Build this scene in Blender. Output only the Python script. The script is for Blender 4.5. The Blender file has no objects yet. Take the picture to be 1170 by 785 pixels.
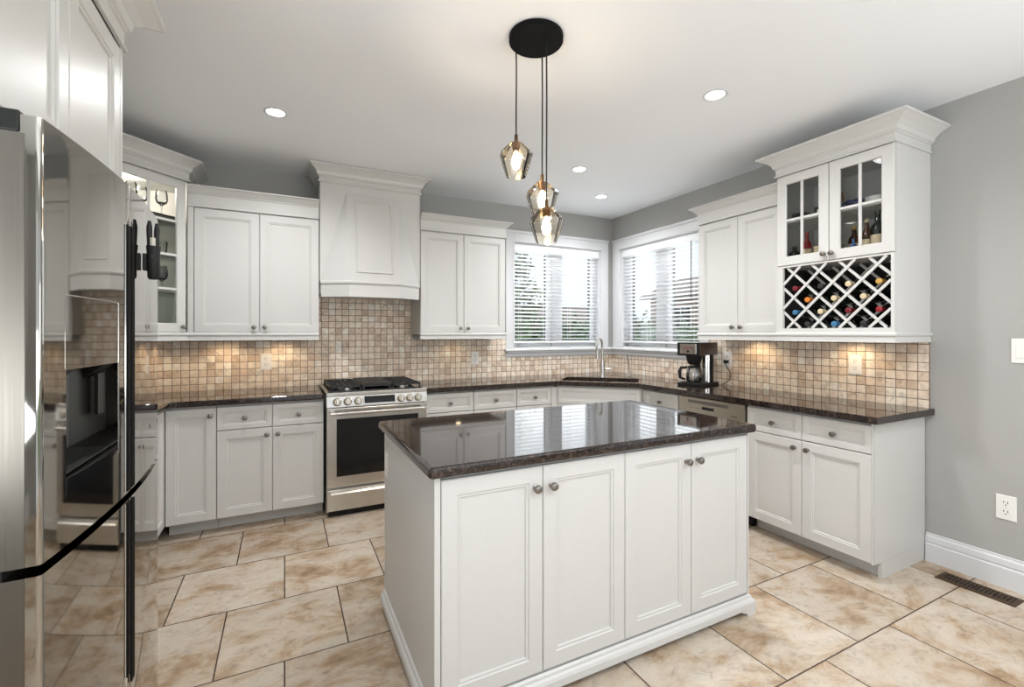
import bpy, bmesh, math, random
from mathutils import Vector, Matrix
from mathutils.geometry import tessellate_polygon
PI = math.pi
R = math.radians
scene = bpy.context.scene
C = scene.collection

# ------------------------------------------------------------------ camera
cam_d = bpy.data.cameras.new('camera'); cam = bpy.data.objects.new('camera', cam_d); C.objects.link(cam)
cam.location = (0, 0, 1.38); cam.rotation_euler = (PI/2, 0, -R(26.55))
cam_d.sensor_width = 36; cam_d.lens = 36*520/1170; cam_d.shift_y = -11.9/1170; cam_d.clip_start = 0.02; cam_d.clip_end = 300
scene.camera = cam

# ------------------------------------------------------------------ world, sun, area lights, exposure
W = bpy.data.worlds.new('world'); scene.world = W; W.use_nodes = True
wn = W.node_tree.nodes; wl = W.node_tree.links
bg = wn['Background']; bg.inputs[0].default_value = (0.86, 0.92, 1.0, 1); bg.inputs[1].default_value = 0.85
scene.view_settings.view_transform = 'Standard'; scene.view_settings.look = 'None'
scene.view_settings.gamma = 1; scene.view_settings.use_curve_mapping = False
scene.view_settings.exposure = 0.45

def area(name, loc, rot, sx, sy, power, col=(1, 1, 1)):
    d = bpy.data.lights.new(name, 'AREA'); d.shape = 'RECTANGLE'; d.size = sx; d.size_y = sy; d.energy = power; d.color = col
    o = bpy.data.objects.new(name, d); C.objects.link(o); o.location = loc; o.rotation_euler = rot; return o
# fill lamps added in unseen openings; the two window lamps stand for real daylight
area('fill_front', (1.3, -2.62, 1.15), (R(165), 0, 0), 3.3, 1.9, 75, (.94, .97, 1.0))  # added lamp behind the viewer, tilted up to brighten the ceiling
sun_d = bpy.data.lights.new('sun', 'SUN'); sun_d.energy = 2.2; sun_d.angle = R(2); sun_d.color = (1, .97, .92)
sun = bpy.data.objects.new('sun', sun_d); C.objects.link(sun); sun.rotation_euler = (R(22), 0, R(-18))
area('fill_side', (3.62, -1.2, 1.45), (0, R(150), 0), 1.7, 1.7, 30, (.94, .97, 1.0))  # added upward fill from the right, out of view
area('fill_left', (-1.45, 0.0, 1.45), (0, R(-145), 0), 1.7, 1.3, 40, (.94, .97, 1.0))  # added fill aimed up from the left, also for the island side
area('daylight_window_back', (2.755, 4.60, 1.8), (R(-90), 0, 0), 1.1, 1.1, 11, (0.93, 0.97, 1.0))
area('daylight_window_right', (3.77, 3.6, 1.8), (0, R(90), 0), 1.1, 1.1, 11, (0.93, 0.97, 1.0))

# ------------------------------------------------------------------ materials
def mat(name, col=(.8, .8, .8), rough=.5, metal=0., spec=.5, coat=0., coat_r=.05):
    m = bpy.data.materials.new(name); m.use_nodes = True
    b = m.node_tree.nodes['Principled BSDF']
    b.inputs['Base Color'].default_value = (*col, 1); b.inputs['Roughness'].default_value = rough
    b.inputs['Metallic'].default_value = metal; b.inputs['Specular IOR Level'].default_value = spec
    b.inputs['Coat Weight'].default_value = coat; b.inputs['Coat Roughness'].default_value = coat_r
    return m
def nodes(m): return m.node_tree.nodes, m.node_tree.links, m.node_tree.nodes['Principled BSDF']
def nmix(N, L, fac, a, b, blend='MIX'):
    x = N.new('ShaderNodeMix'); x.data_type = 'RGBA'; x.blend_type = blend
    for s, v in ((x.inputs[0], fac), (x.inputs[6], a), (x.inputs[7], b)):
        if hasattr(v, 'is_output') or isinstance(v, bpy.types.NodeSocket): L.new(v, s)
        elif isinstance(v, tuple): s.default_value = (*v, 1) if len(v) == 3 else v
        else: s.default_value = v
    return x.outputs[2]
def nmath(N, L, op, a, b=None, clamp=False):
    x = N.new('ShaderNodeMath'); x.operation = op; x.use_clamp = clamp
    for s, v in zip(x.inputs, (a, b)):
        if v is None: continue
        if isinstance(v, bpy.types.NodeSocket): L.new(v, s)
        else: s.default_value = v
    return x.outputs[0]
def nnoise(N, L, vec, scale, detail=3, rough=.5, dist=0.):
    x = N.new('ShaderNodeTexNoise'); x.inputs['Scale'].default_value = scale; x.inputs['Detail'].default_value = detail
    x.inputs['Roughness'].default_value = rough; x.inputs['Distortion'].default_value = dist
    if vec is not None: L.new(vec, x.inputs['Vector'])
    return x.outputs[0]
def nramp(N, L, fac, stops):
    x = N.new('ShaderNodeValToRGB'); e = x.color_ramp.elements
    while len(e) < len(stops): e.new(.5)
    for i, (p, c) in enumerate(stops):
        e[i].position = p; e[i].color = (*c, 1) if isinstance(c, tuple) else (c, c, c, 1)
    L.new(fac, x.inputs[0]); return x.outputs[0]
def ncoord(N, kind='Object'):
    return N.new('ShaderNodeTexCoord').outputs[kind]
def nbump(N, L, h, strength, dist, b):
    x = N.new('ShaderNodeBump'); x.inputs['Strength'].default_value = strength; x.inputs['Distance'].default_value = dist
    L.new(h, x.inputs['Height']); L.new(x.outputs[0], b.inputs['Normal'])

def painted(name, col, rough=.35, bump=.0, scale=60, coat=0.):
    m = mat(name, col, rough, coat=coat); N, L, b = nodes(m)
    v = ncoord(N); n = nnoise(N, L, v, scale, 4)
    c = nmix(N, L, n, tuple(x*.97 for x in col), tuple(min(1, x*1.02) for x in col)); L.new(c, b.inputs['Base Color'])
    if bump: nbump(N, L, n, bump, .002, b)
    return m
M = {}
M['cab'] = painted('cabinet_paint', (.60, .595, .575), .38)
M['cab_in'] = painted('cabinet_inside', (.72, .70, .66), .55)
M['trim'] = painted('trim_paint', (.66, .665, .675), .35)
M['wall'] = painted('wall_paint', (.38, .378, .362), .75, .15, 180)
M['ceil'] = painted('ceiling_paint', (.86, .875, .89), .9, .1, 150)
M['plastic'] = mat('white_plastic', (.80, .79, .76), .35)
M['slat'] = mat('blind_slat', (.86, .87, .88), .45)
M['black'] = mat('black_plastic', (.008, .008, .008), .45, spec=.3)
M['blackgloss'] = mat('black_glass', (.006, .006, .007), .06)
M['matteblack'] = mat('matte_black', (.004, .004, .004), .7, spec=.12)
M['iron'] = mat('cast_iron', (.012, .012, .012), .55)
M['chrome'] = mat('chrome', (.75, .74, .72), .12, 1)
M['nickel'] = mat('brushed_nickel', (.55, .53, .49), .28, 1)
M['pewter'] = mat('pewter', (.25, .23, .21), .32, 1)
M['dark'] = mat('dark_void', (.02, .018, .016), .8)
M['bronze'] = mat('bronze', (.085, .048, .022), .42, .7)
M['rubber'] = mat('dark_grey_plastic', (.05, .05, .05), .5)
M['brownplastic'] = mat('brown_gloss_plastic', (.045, .024, .016), .2)
def steel(name, col, rough, axis='Z'):
    m = mat(name, col, rough, 1); N, L, b = nodes(m)
    mp = N.new('ShaderNodeMapping'); L.new(ncoord(N), mp.inputs[0])
    mp.inputs['Scale'].default_value = (400, 400, 3) if axis == 'Z' else (3, 3, 400)
    n = nnoise(N, L, mp.outputs[0], 1, 2)
    r = nmath(N, L, 'MULTIPLY_ADD', n, rough*.5); r.node.inputs[2].default_value = rough*.75
    L.new(r, b.inputs['Roughness']); return m
M['steel'] = steel('stainless_steel', (.62, .60, .565), .22, 'X')
M['steel_door'] = steel('polished_stainless', (.40, .385, .355), .045, 'Z')
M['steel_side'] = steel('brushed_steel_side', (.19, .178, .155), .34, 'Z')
M['knobmetal'] = mat('range_knob_metal', (.42, .37, .30), .25, 1)
M['dw'] = steel('beige_stainless', (.52, .48, .41), .3, 'X')

def thin_glass(name, tint=(1, 1, 1), ior=1.5, rough=0.0, boost=0.):
    m = bpy.data.materials.new(name); m.use_nodes = True; N = m.node_tree.nodes; L = m.node_tree.links
    N.remove(N['Principled BSDF']); out = N['Material Output']
    t = N.new('ShaderNodeBsdfTransparent'); t.inputs[0].default_value = (*tint, 1)
    g = N.new('ShaderNodeBsdfGlossy'); g.inputs['Roughness'].default_value = rough
    f = N.new('ShaderNodeFresnel'); f.inputs[0].default_value = ior
    a = nmath(N, L, 'ADD', f.outputs[0], boost, True)
    x = N.new('ShaderNodeMixShader'); L.new(a, x.inputs[0]); L.new(t.outputs[0], x.inputs[1]); L.new(g.outputs[0], x.inputs[2])
    L.new(x.outputs[0], out.inputs[0]); return m
M['pane'] = thin_glass('window_glass', (.97, .98, .98), 1.25)
M['cabglass'] = thin_glass('cabinet_glass', (.95, .96, .955), 1.3)
M['glass_shelf'] = thin_glass('glass_shelf', (.93, .96, .94), 1.4)
M['stem'] = thin_glass('stemware_glass', (.97, .98, .98), 1.35, 0, .04)
M['shade'] = thin_glass('pendant_glass', (.99, .97, .93), 1.22, .02, .015)
M['amber'] = thin_glass('pendant_amber_glass', (.95, .84, .68), 1.25, .05, .02)
M['carafe'] = thin_glass('carafe_glass', (.85, .86, .86), 1.5, 0, .12)
def emit(name, col, s):
    m = mat(name, col, .5); b = m.node_tree.nodes['Principled BSDF']
    b.inputs['Emission Color'].default_value = (*col, 1); b.inputs['Emission Strength'].default_value = s; return m
M['lamp'] = emit('lamp_diffuser', (1, .96, .9), 14)
M['bulb'] = emit('filament_bulb', (1, .72, .38), 22)
M['puck'] = emit('puck_light', (1, .78, .5), 6)
M['display'] = emit('display_screen', (.10, .12, .14), .05)

# granite
m = mat('granite', (.03, .02, .018), .05, spec=.6); N, L, b = nodes(m); v = ncoord(N)
n1 = nnoise(N, L, v, 85, 6, .8); n2 = nnoise(N, L, v, 30, 4, .6)
vo = N.new('ShaderNodeTexVoronoi'); vo.inputs['Scale'].default_value = 210; L.new(v, vo.inputs[0])
c1 = nramp(N, L, n1, [(.36, (.006, .005, .005)), (.48, (.017, .011, .009)), (.58, (.052, .034, .027)), (.69, (.16, .125, .105))])
c2 = nramp(N, L, n2, [(.4, .55), (.7, 1.35)])
c3 = nmix(N, L, 1., c1, c2, 'MULTIPLY')
sp = nramp(N, L, vo.outputs['Distance'], [(.08, .7), (.16, .0)])
gate = nramp(N, L, nnoise(N, L, v, 75, 2), [(.60, 0.), (.66, 1.)])
c4 = nmix(N, L, nmath(N, L, 'MULTIPLY', sp, gate), c3, (.42, .37, .32)); L.new(c4, b.inputs['Base Color']); M['granite'] = m

# floor tiles: 0.51 x 0.507 tiles, half offset bond. joints lie at x = 0 + .51k in odd rows, rows at y = 1.127 + .507k
m = mat('floor_tile', (.5, .4, .3), .3); N, L, b = nodes(m); v = ncoord(N)
sep = N.new('ShaderNodeSeparateXYZ'); L.new(v, sep.inputs[0])
yr = nmath(N, L, 'DIVIDE', nmath(N, L, 'SUBTRACT', sep.outputs[1], 1.127-.507*20), .507)
row = nmath(N, L, 'FLOOR', yr); fy = nmath(N, L, 'SUBTRACT', yr, row)
par = nmath(N, L, 'MODULO', row, 2.)
off = nmath(N, L, 'MULTIPLY', nmath(N, L, 'SUBTRACT', 1., par), .5)
xr = nmath(N, L, 'ADD', nmath(N, L, 'DIVIDE', nmath(N, L, 'ADD', sep.outputs[0], .51*30), .51), off)
col_ = nmath(N, L, 'FLOOR', xr); fx = nmath(N, L, 'SUBTRACT', xr, col_)
ex = nmath(N, L, 'MINIMUM', fx, nmath(N, L, 'SUBTRACT', 1., fx)); ey = nmath(N, L, 'MINIMUM', fy, nmath(N, L, 'SUBTRACT', 1., fy))
wob = nmath(N, L, 'MULTIPLY', nmath(N, L, 'SUBTRACT', nnoise(N, L, v, 90, 3), .5), .006)
ed = nmath(N, L, 'ADD', nmath(N, L, 'MINIMUM', ex, ey), wob)
grout = nmath(N, L, 'LESS_THAN', ed, .0062)
idv = N.new('ShaderNodeCombineXYZ'); L.new(row, idv.inputs[0]); L.new(col_, idv.inputs[1])
wh = N.new('ShaderNodeTexWhiteNoise'); wh.noise_dimensions = '3D'; L.new(idv.outputs[0], wh.inputs[0])
sc_ = N.new('ShaderNodeVectorMath'); sc_.operation = 'SCALE'; L.new(wh.outputs['Color'], sc_.inputs[0]); sc_.inputs['Scale'].default_value = 40
ad = N.new('ShaderNodeVectorMath'); ad.operation = 'ADD'; L.new(v, ad.inputs[0]); L.new(sc_.outputs[0], ad.inputs[1])
mp = N.new('ShaderNodeMapping'); L.new(ad.outputs[0], mp.inputs[0]); mp.inputs['Scale'].default_value = (1, 1.35, 1); mp.inputs['Rotation'].default_value = (0, 0, .5)
cl = nnoise(N, L, mp.outputs[0], 3.6, 12, .68, .45)
fine = nnoise(N, L, mp.outputs[0], 17, 10, .75, .5)
base = nramp(N, L, cl, [(.33, (.27, .17, .09)), (.43, (.42, .305, .20)), (.50, (.51, .42, .325)), (.60, (.56, .49, .40)), (.75, (.52, .47, .40))])
f2 = nramp(N, L, fine, [(.34, .68), (.47, .98), (.7, 1.08)])
c = nmix(N, L, 1., base, f2, 'MULTIPLY')
tone = nmath(N, L, 'MULTIPLY_ADD', wh.outputs['Value'], .18); tone.node.inputs[2].default_value = .86
cb = N.new('ShaderNodeCombineColor'); [L.new(tone, cb.inputs[i]) for i in range(3)]
c = nmix(N, L, 1., c, cb.outputs[0], 'MULTIPLY')
c = nmix(N, L, grout, c, (.060, .036, .022)); L.new(c, b.inputs['Base Color'])
rr = nmath(N, L, 'MULTIPLY_ADD', fine, .25); rr.node.inputs[2].default_value = .20
L.new(nmath(N, L, 'ADD', rr, nmath(N, L, 'MULTIPLY', grout, .4), True), b.inputs['Roughness'])
hh = nmath(N, L, 'SUBTRACT', nmath(N, L, 'MULTIPLY', fine, .35), nmath(N, L, 'MULTIPLY', grout, 1.))
nbump(N, L, hh, .35, .004, b); M['floor'] = m

# backsplash mosaic: pitch .0563 (axis a along the wall, z up)
def mosaic(name, axis, a0, z0, p=.0563):
    m = mat(name, (.4, .3, .2), .45); N, L, b = nodes(m); v = ncoord(N)
    sep = N.new('ShaderNodeSeparateXYZ'); L.new(v, sep.inputs[0])
    u = nmath(N, L, 'DIVIDE', nmath(N, L, 'SUBTRACT', sep.outputs[axis], a0-p*100), p)
    w = nmath(N, L, 'DIVIDE', nmath(N, L, 'SUBTRACT', sep.outputs[2], z0-p*100), p)
    iu = nmath(N, L, 'FLOOR', u); iw = nmath(N, L, 'FLOOR', w)
    fu = nmath(N, L, 'SUBTRACT', u, iu); fw = nmath(N, L, 'SUBTRACT', w, iw)
    eu = nmath(N, L, 'MINIMUM', fu, nmath(N, L, 'SUBTRACT', 1., fu)); ew = nmath(N, L, 'MINIMUM', fw, nmath(N, L, 'SUBTRACT', 1., fw))
    wob = nmath(N, L, 'MULTIPLY', nmath(N, L, 'SUBTRACT', nnoise(N, L, v, 130, 2), .5), .035)
    e = nmath(N, L, 'ADD', nmath(N, L, 'MINIMUM', eu, ew), wob)
    g = nmath(N, L, 'LESS_THAN', e, .034)
    idv = N.new('ShaderNodeCombineXYZ'); L.new(iu, idv.inputs[0]); L.new(iw, idv.inputs[1])
    wh = N.new('ShaderNodeTexWhiteNoise'); wh.noise_dimensions = '3D'; L.new(idv.outputs[0], wh.inputs[0])
    sc_ = N.new('ShaderNodeVectorMath'); sc_.operation = 'SCALE'; L.new(wh.outputs['Color'], sc_.inputs[0]); sc_.inputs['Scale'].default_value = 20
    ad = N.new('ShaderNodeVectorMath'); ad.operation = 'ADD'; L.new(v, ad.inputs[0]); L.new(sc_.outputs[0], ad.inputs[1])
    n = nnoise(N, L, ad.outputs[0], 22, 6, .6, .8)
    t = nramp(N, L, wh.outputs['Value'], [(.0, (.60, .45, .33)), (.2, (.72, .575, .445)), (.6, (.80, .67, .54)), (.9, (.85, .75, .62)), (1., (.90, .84, .74))])
    k = nramp(N, L, n, [(.30, .66), (.5, 1.), (.72, 1.14)])
    c = nmix(N, L, 1., t, k, 'MULTIPLY'); c = nmix(N, L, g, c, (.16, .105, .068)); L.new(c, b.inputs['Base Color'])
    L.new(nmath(N, L, 'MULTIPLY_ADD', g, .3), b.inputs['Roughness']); b.inputs['Roughness'].links[0].from_node.inputs[2].default_value = .42
    h = nmath(N, L, 'ADD', nramp(N, L, e, [(.01, 0.), (.09, 1.)]), nmath(N, L, 'MULTIPLY', n, .3)); nbump(N, L, h, .5, .004, b)
    return m
M['mosaic_x'] = mosaic('mosaic_tile_back', 0, .685, 1.312)
M['mosaic_y'] = mosaic('mosaic_tile_right', 1, 1.335, 1.312)

# ------------------------------------------------------------------ geometry helpers
def link(name, bm, m, parent=None, loc=None, rot=None, smooth=False, bevel=0, seg=2):
    bmesh.ops.recalc_face_normals(bm, faces=bm.faces)
    me = bpy.data.meshes.new(name); bm.to_mesh(me); bm.free()
    for mm in (m if isinstance(m, (list, tuple)) else [m]): me.materials.append(M[mm] if isinstance(mm, str) else mm)
    if smooth: me.polygons.foreach_set('use_smooth', [True]*len(me.polygons))
    o = bpy.data.objects.new(name, me); C.objects.link(o)
    if parent: o.parent = parent
    if loc is not None: o.location = loc
    if rot is not None: o.rotation_euler = rot
    if bevel:
        b = o.modifiers.new('bevel', 'BEVEL'); b.width = bevel; b.segments = seg; b.limit_method = 'ANGLE'; b.angle_limit = R(40)
    if smooth:
        try:
            e = o.modifiers.new('es', 'EDGE_SPLIT'); e.split_angle = R(38)
        except Exception: pass
    return o
def nb(): return bmesh.new()
def box(bm, x0, x1, y0, y1, z0, z1, mi=0):
    vs = [bm.verts.new((x, y, z)) for x in (x0, x1) for y in (y0, y1) for z in (z0, z1)]
    for f in ((0, 1, 3, 2), (4, 6, 7, 5), (0, 4, 5, 1), (2, 3, 7, 6), (0, 2, 6, 4), (1, 5, 7, 3)):
        bm.faces.new([vs[i] for i in f]).material_index = mi
    return vs
def rings(bm, rs, cap0=True, cap1=True, closed=True, mi=0):
    """rs: list of rings, each a list of 3D points; joins them."""
    R_ = [[bm.verts.new(p) for p in r] for r in rs]
    for a, b in zip(R_, R_[1:]):
        n = len(a)
        for i in range(n if closed else n-1):
            j = (i+1) % n
            try: bm.faces.new((a[i], a[j], b[j], b[i])).material_index = mi
            except ValueError: pass
    if cap0: bm.faces.new(R_[0]).material_index = mi
    if cap1: bm.faces.new(R_[-1]).material_index = mi
    return R_
def lathe(bm, prof, n=24, c=(0, 0, 0), axis='Z', caps=True, mi=0):
    rs = []
    for r, h in prof:
        ring = []
        for i in range(n):
            a = 2*PI*i/n; p = (r*math.cos(a), r*math.sin(a), h)
            if axis == 'Y': p = (p[0], -p[2], p[1])       # grows towards -y
            if axis == 'X': p = (-p[2], p[0], p[1])       # grows towards -x
            ring.append((p[0]+c[0], p[1]+c[1], p[2]+c[2]))
        rs.append(ring)
    rings(bm, rs, caps, caps, True, mi)
def tube(bm, pts, r, n=10, mi=0):
    pts = [Vector(p) for p in pts]; rs = []
    up = Vector((0, 0, 1)); prev = None
    for i, p in enumerate(pts):
        d = (pts[min(i+1, len(pts)-1)]-pts[max(i-1, 0)]).normalized()
        if prev is None:
            a = d.cross(up)
            if a.length < 1e-3: a = d.cross(Vector((1, 0, 0)))
            a.normalize()
        else: a = (prev-d*prev.dot(d)).normalized()
        prev = a; b = d.cross(a); rr = r[i] if isinstance(r, (list, tuple)) else r
        rs.append([tuple(p+(a*math.cos(t)+b*math.sin(t))*rr) for t in (2*PI*k/n for k in range(n))])
    rings(bm, rs, True, True, True, mi)
def prism(bm, poly, z0, z1, mi=0):
    rings(bm, [[(x, y, z0) for x, y in poly], [(x, y, z1) for x, y in poly]], True, True, True, mi)
def sweep(bm, path, prof, closed=False, side=1, cap=True, mi=0):
    """path: 2D points; prof: list of (out, z) closed outline; out is to the right of travel when side=1."""
    P_ = [Vector(p) for p in path]; n = len(P_); rs = []
    for i in range(n):
        d0 = (P_[i]-P_[i-1]).normalized() if (i > 0 or closed) else None
        d1 = (P_[(i+1) % n]-P_[i]).normalized() if (i < n-1 or closed) else None
        n0 = Vector((d0.y, -d0.x))*side if d0 is not None else None
        n1 = Vector((d1.y, -d1.x))*side if d1 is not None else None
        if n0 is None: m_ = n1
        elif n1 is None: m_ = n0
        else: m_ = (n0+n1)/(1+n0.dot(n1))
        rs.append([(P_[i].x+m_.x*o, P_[i].y+m_.y*o, z) for o, z in prof])
    if closed: rs.append(rs[0])
    rings(bm, rs, cap and not closed, cap and not closed, True, mi)
def nest(bm, w, h, prof, back, mi=0):
    """shaped panel in the xz plane, front to -y. prof: [(inset, y)...] front rings outside to inside; back: y of the back."""
    def ring(d, y): return [(d, y, d), (w-d, y, d), (w-d, y, h-d), (d, y, h-d)]
    rings(bm, [ring(0, back)]+[ring(d, y) for d, y in prof], True, True, True, mi)

def setp(o, label=None, cat=None, group=None, kind=None):
    if label: o['label'] = label
    if cat: o['category'] = cat
    if group: o['group'] = group
    if kind: o['kind'] = kind
    return o
def thing(name, label, cat, loc=(0, 0, 0), rz=0, group=None):
    o = bpy.data.objects.new(name, None); C.objects.link(o); o.empty_display_size = .1
    o.location = loc; o.rotation_euler = (0, 0, rz); return setp(o, label, cat, group)
def struct(name, bm, m, **k): return setp(link(name, bm, m, **k), kind='structure')
def dup(root, loc, rz=0, label=None, group=None):
    r = root.copy(); C.objects.link(r); r.location = loc; r.rotation_euler = (0, 0, rz)
    if label: r['label'] = label
    if group: r['group'] = group
    for ch in list(root.children):
        c_ = ch.copy(); C.objects.link(c_); c_.parent = r
        for g_ in list(ch.children):
            d_ = g_.copy(); C.objects.link(d_); d_.parent = c_
    return r

XW, YB, ZC, XL, YF = 3.50, 4.33, 2.74, -1.33, -2.55
ZT = .925; ZS = .885      # worktop top / underside
G = .0015                 # gap between neighbours

# ------------------------------------------------------------------ room shell
bm = nb(); box(bm, XL-.2, XW+.2, YF-.2, YB+.2, -.12, 0); struct('floor', bm, 'floor')
bm = nb(); box(bm, XL-.2, XW+.2, YF-.2, YB+.2, ZC, ZC+.15); struct('ceiling', bm, 'ceil')
def wall_x(name, y0, y1, x0, x1, holes):   # wall running along x with rectangular holes (a0,a1,z0,z1)
    bm = nb(); a = x0
    for h0, h1, z0, z1 in holes:
        box(bm, a, h0, y0, y1, 0, ZC); box(bm, h0, h1, y0, y1, 0, z0); box(bm, h0, h1, y0, y1, z1, ZC); a = h1
    box(bm, a, x1, y0, y1, 0, ZC); return struct(name, bm, 'wall')
def wall_y(name, x0, x1, y0, y1, holes):
    bm = nb(); a = y0
    for h0, h1, z0, z1 in holes:
        box(bm, x0, x1, a, h0, 0, ZC); box(bm, x0, x1, h0, h1, 0, z0); box(bm, x0, x1, h0, h1, z1, ZC); a = h1
    box(bm, x0, x1, a, y1, 0, ZC); return struct(name, bm, 'wall')
WZ0, WZ1 = 1.215, 2.35
wall_x('wall_back', YB, YB+.2, XL, XW, [(2.18, 3.33, WZ0, WZ1)])
wall_y('wall_right', XW, XW+.2, YF, YB+.2, [(-2.1, -.3, .5, 2.35), (3.03, 4.18, WZ0, WZ1)])
wall_y('wall_left', XL-.2, XL, YF-.2, YB+.2, [(-.7, .7, .5, 2.35)])  # unseen opening added to let in light from the left
wall_x('wall_front', YF-.2, YF, XL, XW+.2, [(-.4, 3.0, .02, 2.3)])  # invented opening behind the viewer, lets sky light into the room

# baseboard on the right wall, from the cabinet panel towards the viewer
BB = [(0, 0), (.018, 0), (.018, .105), (.013, .112), (.016, .122), (.014, .150), (.008, .158), (.008, .168), (0, .17)]
bm = nb(); sweep(bm, [(XW, 1.352), (XW, YF)], BB, side=1); struct('baseboard_right', bm, 'trim')
bm = nb(); sweep(bm, [(XL, YF), (XL, 1.0)], BB, side=1); struct('baseboard_left', bm, 'trim')

# tiled splash areas on the walls
bm = nb()
box(bm, XL, 2.13, YB-.010, YB, ZT, 1.325); box(bm, .24, 1.09, YB-.010, YB, 1.325, 1.70); box(bm, 2.13, XW, YB-.010, YB, ZT, 1.125)
struct('trim_1', bm, 'mosaic_x')['label'] = 'beige tumbled stone mosaic splashback on the back wall'
bm = nb()
box(bm, XW-.010, XW, 1.335, YB-.010, ZT, 1.125); box(bm, XW-.010, XW, 1.335, 2.92, 1.125, 1.325)
struct('trim_2', bm, 'mosaic_y')['label'] = 'beige tumbled stone mosaic splashback on the right wall'

# ------------------------------------------------------------------ windows (built in local coordinates: x along wall, front to -y, wall face at y=0)
CAS = [(0, 0), (0, -.018), (.012, -.022), (.060, -.022), (.072, -.014), (.084, -.014), (.092, -.010), (.092, 0)]
def window(name, loc, rz, w, wl, wr):
    """opening from 0..w; casing widths; z from WZ0 to WZ1"""
    root = setp(bpy.data.objects.new(name, None), kind='structure'); C.objects.link(root); root.location = loc; root.rotation_euler = (0, 0, rz)
    z0, z1 = WZ0, WZ1
    bm = nb()
    # casing: left, top, right as boards with stepped faces
    for a, b, c_, d in ((-wl, 0, z0, z1+.115), (w, w+wr, z0, z1+.115)):
        box(bm, a, b, -.018, 0, c_, d); 
    box(bm, 0, w, -.018, 0, z1, z1+.115)
    box(bm, -wl-.004, w+wr+.004, -.028, 0, z1+.095, z1+.122)
    box(bm, -.014, 0, -.024, -.018, z0, z1+.014); box(bm, w, w+.014, -.024, -.018, z0, z1+.014); box(bm, 0, w, -.024, -.018, z1, z1+.014)
    link('casing', bm, 'trim', root, bevel=.002)
    bm = nb(); t = .012; d = .14
    box(bm, 0, t, 0, d, z0, z1); box(bm, w-t, w, 0, d, z0, z1); box(bm, t, w-t, 0, d, z1-t, z1); box(bm, t, w-t, 0, d, z0, z0+t)
    link('jamb', bm, 'trim', root)
    # two sashes and the centre post
    bm = nb(); y0, y1 = .095, .15; f = .055
    box(bm, w/2-.045, w/2+.045, y0-.01, y1, z0+t, z1-t)
    link('mullion', bm, 'trim', root, bevel=.003)
    for a, b in ((t, w/2-.046), (w/2+.046, w-t)):
        bm = nb()
        box(bm, a, a+f, y0, y1, z0+t, z1-t); box(bm, b-f, b, y0, y1, z0+t, z1-t)
        box(bm, a+f, b-f, y0, y1, z0+t, z0+t+f+.01); box(bm, a+f, b-f, y0, y1, z1-t-f, z1-t)
        s = link('sash', bm, 'trim', root, bevel=.003)
        bm = nb(); box(bm, a+f, b-f, .122, .126, z0+t+f+.01, z1-t-f); link('pane', bm, 'pane', s)
        bm = nb()
        for q in ((a+f, a+f+.012), (b-f-.012, b-f)): box(bm, q[0], q[1], .127, .150, z0+t+f+.01, z1-t-f)
        link('screen_frame', bm, 'rubber', s)
    # crank handle
    bm = nb(); box(bm, .10, .20, .070, .095, z0+.022, z0+.040); tube(bm, [(.19, .07, z0+.031), (.19, .052, z0+.031), (.15, .047, z0+.035), (.11, .05, z0+.030)], .006)
    link('crank_handle', bm, 'trim', root)
    return root
window('window_1', (2.18, YB, 0), 0, 1.15, .095, .10)
window('window_2', (XW, 4.18, 0), -PI/2, 1.15, .12, .10)
# sill and apron running around the corner
bm = nb()
sill = [(0, 1.185), (.052, 1.185), (.060, 1.192), (.060, 1.206), (.052, 1.213), (0, 1.213)]
apr = [(0, 1.125), (.018, 1.125), (.028, 1.145), (.030, 1.160), (.044, 1.172), (.046, 1.185), (0, 1.185)]
sweep(bm, [(2.062, YB), (XW, YB), (XW, 2.915)], sill, side=1)
struct('trim_3', bm, 'trim', bevel=.002)['label'] = 'white window sill running around the corner'
bm = nb(); sweep(bm, [(2.085, YB), (XW, YB), (XW, 2.925)], apr, side=1)
struct('trim_4', bm, 'trim')['label'] = 'white moulded apron below the window sill'

def blind(label, loc, rz, w, raise_=0):
    root = thing('window_blind', label, 'blind', loc, rz)
    z1 = WZ1-.012
    bm = nb(); box(bm, .016, w-.016, -.002, .012, z1-.075, z1-.002); link('valance', bm, 'slat', root, bevel=.003)
    bm = nb(); box(bm, .02, w-.02, .016, .060, z1-.045, z1-.004); link('headrail', bm, 'slat', root)
    zb = 1.285; bm = nb(); box(bm, .02, w-.02, .012, .060, zb-.012, zb+.006); link('bottom_rail', bm, 'slat', root, bevel=.003)
    n = 24; bm = nb(); p = (z1-.085-zb-.03)/(n-1)
    for i in range(n):
        z = zb+.035+i*p; a = R(12); hw = .0245
        pts = []
        for k in (-1, -.5, 0, .5, 1):
            y = .036+hw*k*math.cos(a); zz = z-hw*k*math.sin(a)*-1*-1 + .0022*(1-k*k)
            pts.append((y, zz))
        top = pts; bot = [(y, zz-.0028) for y, zz in reversed(pts)]
        poly = top+bot
        rings(bm, [[(.022, y, zz) for y, zz in poly], [(w-.022, y, zz) for y, zz in poly]])
    link('slats', bm, 'slat', root)
    bm = nb()
    for x in (.10, w*.36, w*.64, w-.10):
        for y in (.010, .062): box(bm, x-.0012, x+.0012, y-.0008, y+.0008, zb, z1-.05)
    link('ladder_cord', bm, 'slat', root)
    return root
b1 = blind('white slatted blind in the back wall window, left of the corner', (2.18, YB+.010, 0), 0, 1.15)
bm = nb(); tube(bm, [(1.02, .002, 2.27), (1.022, -.004, 1.75)], .0022); lathe(bm, [(.003, 1.70), (.007, 1.71), (.007, 1.74), (.003, 1.75)], 10, (1.022, -.004, 0)); link('pull_cord', bm, 'slat', b1)
b2 = blind('white slatted blind in the right wall window, beside the coffee maker', (XW+.010, 4.18, 0), -PI/2, 1.15)
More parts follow.
